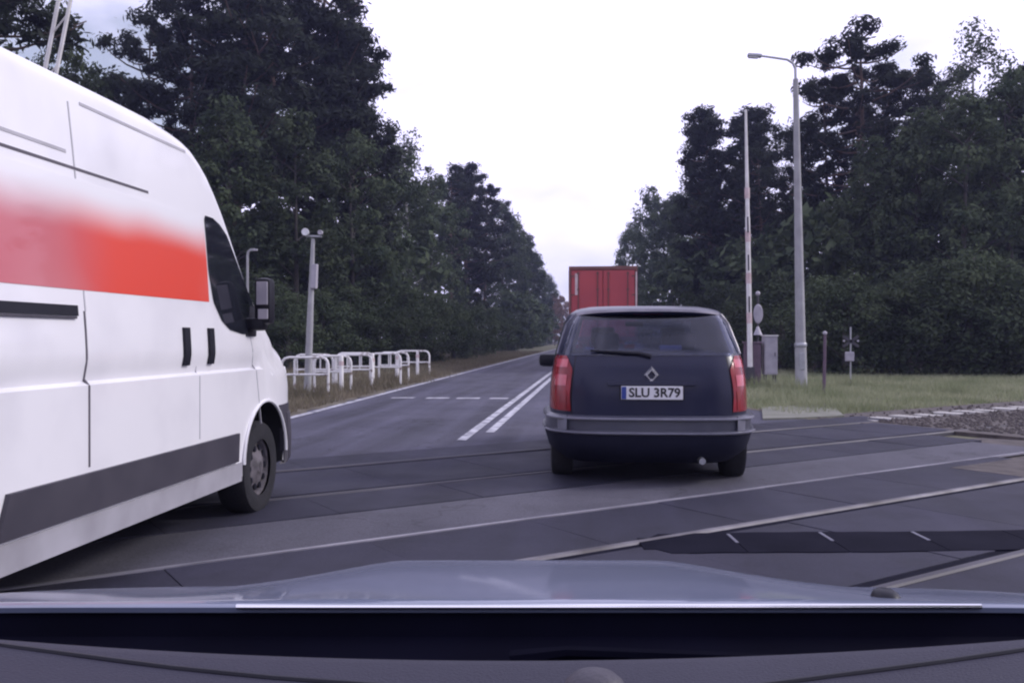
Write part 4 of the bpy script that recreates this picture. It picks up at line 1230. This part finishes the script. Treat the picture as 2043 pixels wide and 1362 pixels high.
# tall street lamp on the right
b0 = base_at(1599, 776)
lamp = thing('street_lamp', 'tall tapered concrete street lamp with curved arm on the right verge', 'street lamp', b0)
lamp.rotation_euler = (0, math.radians(-1.1), 0)
m = MB(); m.tube([(0, 0, 0), (0, 0, 1.15), (0, 0, 1.16), (0, 0, 7.95)], [0.150, 0.142, 0.128, 0.066], 18); m.build('pole', M_conc, lamp, True)
m = MB(); m.box((0.0, -0.142, 0.72), (0.13, 0.035, 0.42), bev=0.01); m.build('service_door', M_galv, lamp)
m = MB(); m.lathe([(0.150, 1.08), (0.158, 1.10), (0.158, 1.17), (0.146, 1.19)], n=18); m.build('collar', M_galv, lamp, True)
m = MB(); m.tube([(0, 0, 7.9), (0, 0, 8.22), (-0.06, 0, 8.36), (-0.20, 0, 8.46), (-0.55, 0, 8.53), (-0.92, 0, 8.60)], [0.036, 0.034, 0.030, 0.028, 0.026, 0.024], 10)
arm = m.build('arm', M_galv, lamp, True)
m = MB(); m.box((-1.02, 0, 8.605), (0.36, 0.16, 0.085), Matrix.Rotation(0.12, 3, 'Y'), bev=0.03); m.build('lantern', M_galv, lamp, True)
m = MB(); m.box((-1.06, 0, 8.555), (0.24, 0.12, 0.02), Matrix.Rotation(0.12, 3, 'Y')); m.build('lantern_glass', M_lamp_glass, lamp)

# raised level-crossing barriers
def barrier(label, base, height, tilt, twin=False):
    root = thing('level_crossing_barrier', label, 'barrier', base, 0.0, 'raised level crossing barriers')
    m = MB(); m.box((0.06, 0.0, 0.62), (0.40, 0.42, 1.10), bev=0.03); m.box((0.06, 0, 0.04), (0.5, 0.5, 0.10)); m.box((0.06, 0, 1.19), (0.46, 0.48, 0.05), bev=0.01)
    m.build('drive_housing', M_mech, root)
    boom = bpy.data.objects.new('boom', None)
    R = Matrix.Rotation(tilt, 3, 'Y')
    def tr(mb):
        mb.v = [tuple(R @ Vector(p) + Vector((-0.10, -0.24, 1.0))) for p in mb.v]; return mb
    bw, bt = 0.085, 0.045
    m = MB()
    off = (0.06,) if not twin else (-0.02, 0.17)
    for ox in off:
        if twin: m.tube([(ox, 0, -0.5), (ox, 0, height)], [0.035, 0.028], 8)
        else:
            m.tube([(ox, 0, -0.55), (ox, 0, height * 0.55)], [0.070, 0.062], 10); m.tube([(ox, 0, height * 0.55), (ox, 0, height)], [0.056, 0.030], 10)
    bo = tr(m).build('boom', M_white, root, True)
    if twin:
        for k in range(9):
            m = MB(); z = 0.4 + k * height / 9.3
            m.tube([(-0.02, 0, z), (0.17, 0, z + 0.35)], 0.012, 6); tr(m).build('boom_brace', M_white, bo)
    else:
        for z in (1.2, 2.3, 3.3):
            m = MB(); m.box((0.055, -0.062, z), (0.040, 0.02, 0.42), bev=0.004); tr(m).build('boom_slot', M_dark, bo)
        for z in (0.7, 1.75, 2.85, 4.0):
            m = MB(); m.tube([(0.06, 0, z), (0.06, 0, z + 0.28)], 0.0705 - 0.003 * z / 4, 10); tr(m).build('red_band', M_pale_strip, bo, True)
    m = MB(); m.box((0.06, 0.0, -0.62), (0.22, 0.14, 0.34), bev=0.02); tr(m).build('counterweight', M_dark, root)
    return root
barrier('raised white barrier boom beside the grey cabinet and the street lamp', base_at(1496, 772), 6.35, math.radians(-1.0))
p = at(150, 14.0); barrier('raised white twin bar barrier boom standing behind the white van', (p.x - 1.15, p.y, -0.03), 7.2, math.radians(12), True)

# grey relay cabinet on legs
p = base_at(1531, 772)
cb = thing('relay_cabinet', 'grey metal relay cabinet on short legs beside the raised barrier', 'cabinet', p)
m = MB(); m.box((0.06, 0, 0.85), (0.34, 0.40, 1.02), bev=0.015); m.build('housing', M_cab, cb)
m = MB(); m.box((0.06, 0, 1.375), (0.38, 0.46, 0.03), bev=0.008); m.build('lid', M_white, cb)
m = MB(); m.box((0.06, -0.203, 0.85), (0.29, 0.012, 0.94), bev=0.004); dr = m.build('door', M_cab, cb)
m = MB(); m.box((0.16, -0.215, 0.88), (0.02, 0.02, 0.10)); m.build('door_handle', M_dark, dr)
for sx in (-0.06, 0.18):
    for sy in (-0.15, 0.15):
        m = MB(); m.box((sx, sy, 0.17), (0.035, 0.035, 0.36)); m.build('leg', M_dark, cb)

# road signal seen from behind, next to the barrier
p = base_at(1512, 766)
sg = thing('road_signal', 'slim crossing signal post with pale oval plate between barrier and lamp post', 'signal', p)
m = MB(); m.tube([(0, 0, 0), (0, 0, 2.56)], 0.028, 10); m.build('post', M_dark, sg, True)
m = MB(); m.lathe([(0.001, -0.03), (0.12, -0.025), (0.135, 0.0), (0.12, 0.025), (0.001, 0.03)], axis='y', n=24)
m.v = [(x, y - 0.04, z * 2.05 + 2.00) for x, y, z in m.v]; m.build('oval_plate', M_cab, sg, True)
m = MB(); m.lathe([(0.001, -0.07), (0.05, -0.05), (0.07, 0), (0.05, 0.05), (0.001, 0.07)], (0, 0, 2.58), n=14); m.build('lamp', M_cab, sg, True)
m = MB(); m.lathe([(0.13, 1.40), (0.02, 1.66)], n=14); m.build('bell', M_cab, sg, True)

# dark slim marker post and small twin-lamp post in the grass
p = base_at(1644, 792)
mk = thing('marker_post', 'slim dark marker post with small round head in the right grass', 'post', p)
m = MB(); m.tube([(0, 0, 0), (0.02, 0, 1.38)], [0.040, 0.032], 10); m.build('post', M_mech, mk, True)
m = MB(); m.lathe([(0.001, -0.05), (0.04, -0.03), (0.05, 0.0), (0.04, 0.03), (0.001, 0.05)], (0.02, 0, 1.42), n=14); m.build('head', M_cab, mk, True)
p = base_at(1697, 768)
tw = thing('crossing_sign', 'thin grey post with crossed arms and pale box right of the lamp post', 'sign', p)
m = MB(); m.tube([(0, 0, 0), (0, 0, 1.62)], 0.022, 10); m.build('post', M_galv, tw, True)
for sd in (-1, 1):
    m = MB(); m.box((0, -0.03, 1.22), (0.52, 0.012, 0.075), Matrix.Rotation(sd * 0.62, 3, 'Y'), bev=0.004); ar = m.build('cross_arm', M_dark, tw)
    m = MB(); m.box((sd * 0.19, -0.045, 1.235), (0.055, 0.012, 0.055), Matrix.Rotation(0.6, 3, 'Y')); m.build('reflector', M_cab, ar)
m = MB(); m.box((-0.04, -0.05, 0.80), (0.24, 0.09, 0.26), bev=0.02); m.build('pale_box', M_cab, tw)

# left: loudspeaker pole with two heads and a box
p = base_at(613, 790)
lp = thing('floodlight_pole', 'slim grey pole with two small floodlights and a box behind the white railings', 'pole', p)
lp.rotation_euler = (0, math.radians(2.2), 0)
m = MB(); m.tube([(0, 0, 0), (0, 0, 1.5), (0, 0, 2.2), (0, 0, 3.55)], [0.085, 0.075, 0.065, 0.042], 14); m.build('pole', M_conc, lp, True)
m = MB(); m.box((0.08, -0.05, 2.70), (0.13, 0.15, 0.55), bev=0.02); m.build('equipment_box', M_cab, lp)
m = MB(); m.tube([(-0.17, 0, 3.60), (0.20, 0, 3.60)], 0.022, 8); cr = m.build('crossbar', M_galv, lp, True)
for sx, sz, mm_ in ((-0.17, 0.085, M_lamp_glass), (0.17, 0.055, M_cab)):
    m = MB(); m.lathe([(0.03, 0.09), (sz * 0.8, 0.05), (sz, -0.06), (sz * 0.9, -0.065), (0.001, -0.05)], (sx, 0, 3.69), 'y', 16); m.build('floodlight', mm_, lp, True)

p = at(494, 24.0)
hk = thing('hooked_post', 'thin pale post with hooked top showing above the van windscreen', 'post', (p.x, p.y, -0.03))
m = MB(); m.tube([(0, 0, 0), (0, 0, 3.50), (0.02, 0, 3.60), (0.08, 0, 3.65), (0.20, 0, 3.655)], 0.035, 8); m.build('post', M_conc, hk, True)
m = MB(); m.box((0.22, 0, 3.65), (0.10, 0.07, 0.05), bev=0.01); m.build('hook_end', M_cab, hk)

# white tubular pedestrian barriers in a zigzag
def u_barrier(pxa, pxb, py, label, rz=0.0):
    a, b_ = gnd(pxa, py, -0.03), gnd(pxb, py, -0.03)
    L_ = (b_ - a).length
    c = (a + b_) / 2
    root = thing('pedestrian_barrier', label, 'barrier', (c.x, c.y, -0.03), math.atan2(b_.y - a.y, b_.x - a.x) + rz, 'white tubular barriers on the left verge')
    h = 0.88; r0 = 0.16
    pts = [(-L_ / 2, 0, 0), (-L_ / 2, 0, h - r0)] + [(-L_ / 2 + r0 - r0 * math.cos(t), 0, h - r0 + r0 * math.sin(t)) for t in (0.5, 1.0)] + \
          [(-L_ / 2 + r0, 0, h), (L_ / 2 - r0, 0, h)] + [(L_ / 2 - r0 + r0 * math.sin(t), 0, h - r0 + r0 * math.cos(t)) for t in (0.5, 1.0)] + [(L_ / 2, 0, h - r0), (L_ / 2, 0, 0)]
    m = MB(); m.tube(pts, 0.030, 10); m.build('frame_tube', M_worn, root, True)
    m = MB(); m.tube([(-L_ / 2, 0, 0.50), (L_ / 2, 0, 0.50)], 0.025, 8); m.build('middle_rail', M_worn, root, True)
    for q in (-0.17, 0.17):
        m = MB(); m.tube([(q * L_, 0, 0.50), (q * L_, 0, h)], 0.018, 8); m.build('upright_bar', M_worn, root, True)
    for k in (-1, 1):
        m = MB(); m.lathe([(0.055, 0.0), (0.055, 0.03), (0.034, 0.05)], (k * L_ / 2, 0, 0), n=12); m.build('foot_sleeve', M_galv, root, True)
    return root
u_barrier(562, 655, 792, 'white tubular barrier nearest the van bumper, leftmost of the row')
u_barrier(668, 742, 776, 'white tubular barrier second from the van')
u_barrier(672, 745, 766, 'white tubular barrier standing just behind the second from the van', 0.10)
u_barrier(756, 815, 762, 'white tubular barrier third along the row from the van')
u_barrier(790, 857, 752, 'white tubular barrier farthest from the van, rightmost of the row', -0.06)
for i, (px, py, lb) in enumerate(((681, 784, 'white post in front of the second tubular barrier'), (743, 769, 'white post between the second and third tubular barriers'),
                                  (793, 759, 'white post in front of the third tubular barrier'), (833, 752, 'white post in front of the rightmost tubular barrier'))):
    p = base_at(px, py)
    r_ = thing('bollard', lb, 'bollard', p, 0.0, 'white posts in front of the barriers')
    m = MB(); m.tube([(0, 0, 0), (0, 0, 0.86), (0, 0, 0.90)], [0.055, 0.052, 0.03], 12); m.build('post', M_white, r_, True)
    m = MB(); m.lathe([(0.0575, 0.66), (0.0575, 0.76)], n=12); m.build('band', M_pale_strip, r_, True)
p = at(986, 84.0)
dl = thing('delineator_post', 'small white roadside post leaning on the far left verge', 'post', (p.x, p.y, -0.03))
dl.rotation_euler = (0, math.radians(14), 0)
m = MB(); m.tube([(0, 0, 0), (0, 0, 1.05), (0, 0.02, 1.10)], [0.085, 0.08, 0.05], 8); m.build('post', M_white, dl, True)
m = MB(); m.lathe([(0.087, 0.72), (0.087, 0.90)], n=10); m.build('band', M_dark, dl)
m = MB(); m.box((0.9, 0, 0.10), (0.1, 0.1, 0.1))

m = MB(); m.prism([tuple(gnd(a_, b_, 0.0))[:2] for a_, b_ in ((1520, 815), (1658, 808), (1684, 832), (1600, 836), (1522, 838))], -0.05, 0.03)
sl = m.build('concrete_slab', mat('mossy_concrete', (0.13, 0.135, 0.105), 0.85, col2=(0.19, 0.19, 0.155), scale=2.5, bump=0.3))
tag(sl, 'pale mossy concrete slab at the road edge near the street lamp', 'slab')
u_barrier(628, 700, 783, 'white tubular barrier between the floodlight pole and the second barrier', 0.08)
u_barrier(588, 664, 776, 'white tubular barrier standing just behind the leftmost one', 0.05)
u_barrier(738, 800, 768, 'white tubular barrier overlapping the gap before the third in the row', -0.12)

# small stone lying in the right-hand grass
p = gnd(1896, 783, -0.03)
m = MB()
for k in range(5):
    v_, f_ = stone(0.10); m.add([(x * 1.6 + k * 0.09 - 0.2, y, z * 0.5 + 0.03) for x, y, z in v_], f_)
so = m.build('stone', M_forest); so.location = p
tag(so, 'low dark stone lying in the grass field at right', 'stone')

# ------------------------------------------------------------------ the camera car: bonnet, cowl, dashboard
ego = thing('camera_car', 'blue grey bonnet, black cowl and dashboard of the car the camera rides in', 'car', (0, 0, 0), YAW)
def hood_z(x, y):
    t = (y - 1.05) / 0.85
    zc = 0.961 - 0.168 * (y - 1.05) - 0.012 * t * t
    zc += 0.012 * (1 - t) * t
    e = abs(x - 0.05) / (0.15 + 0.30 * 1)
    q = min(1, max(0, (abs(x - 0.04) - 0.24) / 0.34)); q = q * q * (3 - 2 * q)
    zc -= 0.050 * q * min(1.1, max(0, t * 1.15))
    zc -= 0.05 * max(0, abs(x) - 0.50) ** 2
    if t > 0.9: zc -= 0.9 * (t - 0.9) ** 2
    return zc
m = MB(); P, Q = [], []
for y in [1.05, 1.06, 1.10, 1.18, 1.28, 1.38, 1.48, 1.58, 1.68, 1.76, 1.83, 1.89, 1.94, 1.99, 2.04, 2.09, 2.14, 2.18]:
    w = 0.80 - 0.05 * max(0, y - 1.3) - 0.25 * max(0, y - 1.95) ** 1.5
    lo_ = -0.004 if y == 1.05 else 0
    P.append([(x, y, hood_z(x, y) + lo_) for x in frange(-w, w, 45)])
    Q.append([(x, y, hood_z(x, y) - 0.010) for x in frange(-w, w, 45)])
m.slab(P, Q); hood = m.build('bonnet', M_hood, ego, True, 50)
m = MB(); m.tube([(x, 1.047, hood_z(x, 1.05) - 0.002) for x in frange(-0.32, 0.545, 16)], 0.0032, 8); m.build('bonnet_edge', M_chrome, hood, True)
nz_ = MB(); nz_.lathe([(0.0001, 0.012), (0.010, 0.011), (0.016, 0.004), (0.018, -0.004)], (0, 0, 0), n=14)
nz_.v = [(x * 0.95, y * 1.4, z * 0.62) for x, y, z in nz_.v]
wn_ = nz_.build('washer_nozzle', M_black, hood, True); wn_.location = (0.475, 1.145, hood_z(0.475, 1.145) + 0.002)
for sd in (-1, 1):      # front wings beside the bonnet
    P, Q = [], []
    for y in frange(0.95, 2.18, 14):
        w = 0.80 - 0.05 * max(0, y - 1.3) - 0.25 * max(0, y - 1.95) ** 1.5
        z = hood_z(sd * w, max(y, 1.05))
        P.append([(sd * (w + 0.006), y, z - 0.004), (sd * (w + 0.05), y, z - 0.025), (sd * (w + 0.085), y, z - 0.10), (sd * (w + 0.09), y, z - 0.35), (sd * (w + 0.07), y, 0.30)])
        Q.append([(p_[0] - sd * 0.03, p_[1], p_[2] - 0.02) for p_ in P[-1]])
    m = MB(); m.slab(P, Q); m.build('front_wing', M_hood, ego, True)
P, Q = [], []
for z, dy in ((0.30, 0.03), (0.50, 0.06), (0.62, 0.05), (0.70, 0.0)):
    row = [(x, 2.20 + dy - 0.22 * (abs(x) / 0.8) ** 2.5, z) for x in frange(-0.8, 0.8, 21)]
    P.append(row); Q.append([(p_[0], p_[1] - 0.06, p_[2]) for p_ in row])
m = MB(); m.slab(P, Q); m.build('front_bumper', M_hood, ego, True)
# cowl: a dark trough between bonnet and windscreen foot
P, Q = [], []
for y, z in ((1.055, 0.950), (1.045, 0.925), (1.00, 0.900), (0.92, 0.905), (0.84, 0.925), (0.785, 0.950), (0.765, 0.955)):
    row = [(x, y - 0.05 * (x / 0.75) ** 2 * (1 if y < 1.0 else 0), z) for x in frange(-0.78, 0.78, 25)]
    P.append(row); Q.append([(p_[0], p_[1], p_[2] - 0.04) for p_ in row])
m = MB(); m.slab(P, Q); m.build('cowl', M_cowl, ego, True)
for x0, x1 in ((-0.62, 0.02), (0.0, 0.60)):
    m = MB(); m.tube([(x0, 0.985, 0.918), (x0 + 0.06, 0.975, 0.930), (x1, 0.935, 0.925)], [0.012, 0.008, 0.006], 8)
    wo = m.build('wiper', M_cowl, ego, True)
# dashboard top with curved front edge
def dash_front(x): return 0.742 - 0.02 * (x / 0.4) ** 2 * 0.3
def dash_z(x, y):
    lift = 0.018 * min(1.6, abs(x) / 0.4) ** 2
    return 1.010 + lift - 0.25 * max(0, y - (dash_front(x) - 0.02)) ** 1.0 + 0.03 * max(0, 0.66 - y)
P, Q = [], []
for k in frange(0, 1, 16):
    row = []
    for x in frange(-0.74, 0.74, 41):
        y = dash_front(x) - k * 0.34
        row.append((x, y, dash_z(x, y)))
    P.append(row); Q.append([(p_[0], p_[1], p_[2] - 0.05) for p_ in row])
m = MB(); m.slab(P, Q); dash = m.build('dashboard', M_dash, ego, True)
# seam lines and a raised pad on each side
def seam(pts):
    m = MB(); m.tube([(x, y, dash_z(x, y) + 0.0005) for x, y in pts], 0.0022, 6); m.build('seam', M_black, dash, True)
seam([(-0.74, 0.735), (-0.50, 0.722), (-0.36, 0.705), (-0.26, 0.690), (-0.18, 0.680), (-0.10, 0.672), (0.0, 0.655)])
seam([(0.16, 0.660), (0.24, 0.676), (0.33, 0.690), (0.41, 0.702), (0.55, 0.715), (0.74, 0.725)])
m = MB(); m.lathe([(0.024, -0.004), (0.0235, 0.006), (0.021, 0.013), (0.015, 0.018), (0.007, 0.0205), (0.0001, 0.021)], n=28)
sn = m.build('sensor_dome', M_plastic, dash, True); sn.location = (0.0605, 0.660, dash_z(0.06, 0.660) - 0.004)

# ------------------------------------------------------------------ thin summer haze filling the air
hz = MB(); hz.box((0, 190, 14.3), (360, 640, 31.6))
hm = bpy.data.materials.new('haze_air'); hm.use_nodes = True
hn, hl = hm.node_tree.nodes, hm.node_tree.links
hn.clear()
ho = hn.new('ShaderNodeOutputMaterial'); hv = hn.new('ShaderNodeVolumePrincipled')
hv.inputs['Color'].default_value = (0.54, 0.57, 0.98, 1)
hv.inputs['Density'].default_value = 0.0007
hv.inputs['Anisotropy'].default_value = 0.2
hl.new(hv.outputs['Volume'], ho.inputs['Volume'])
tag(hz.build('haze', hm), 'thin bluish haze in the air over the road', 'haze', kind='stuff')
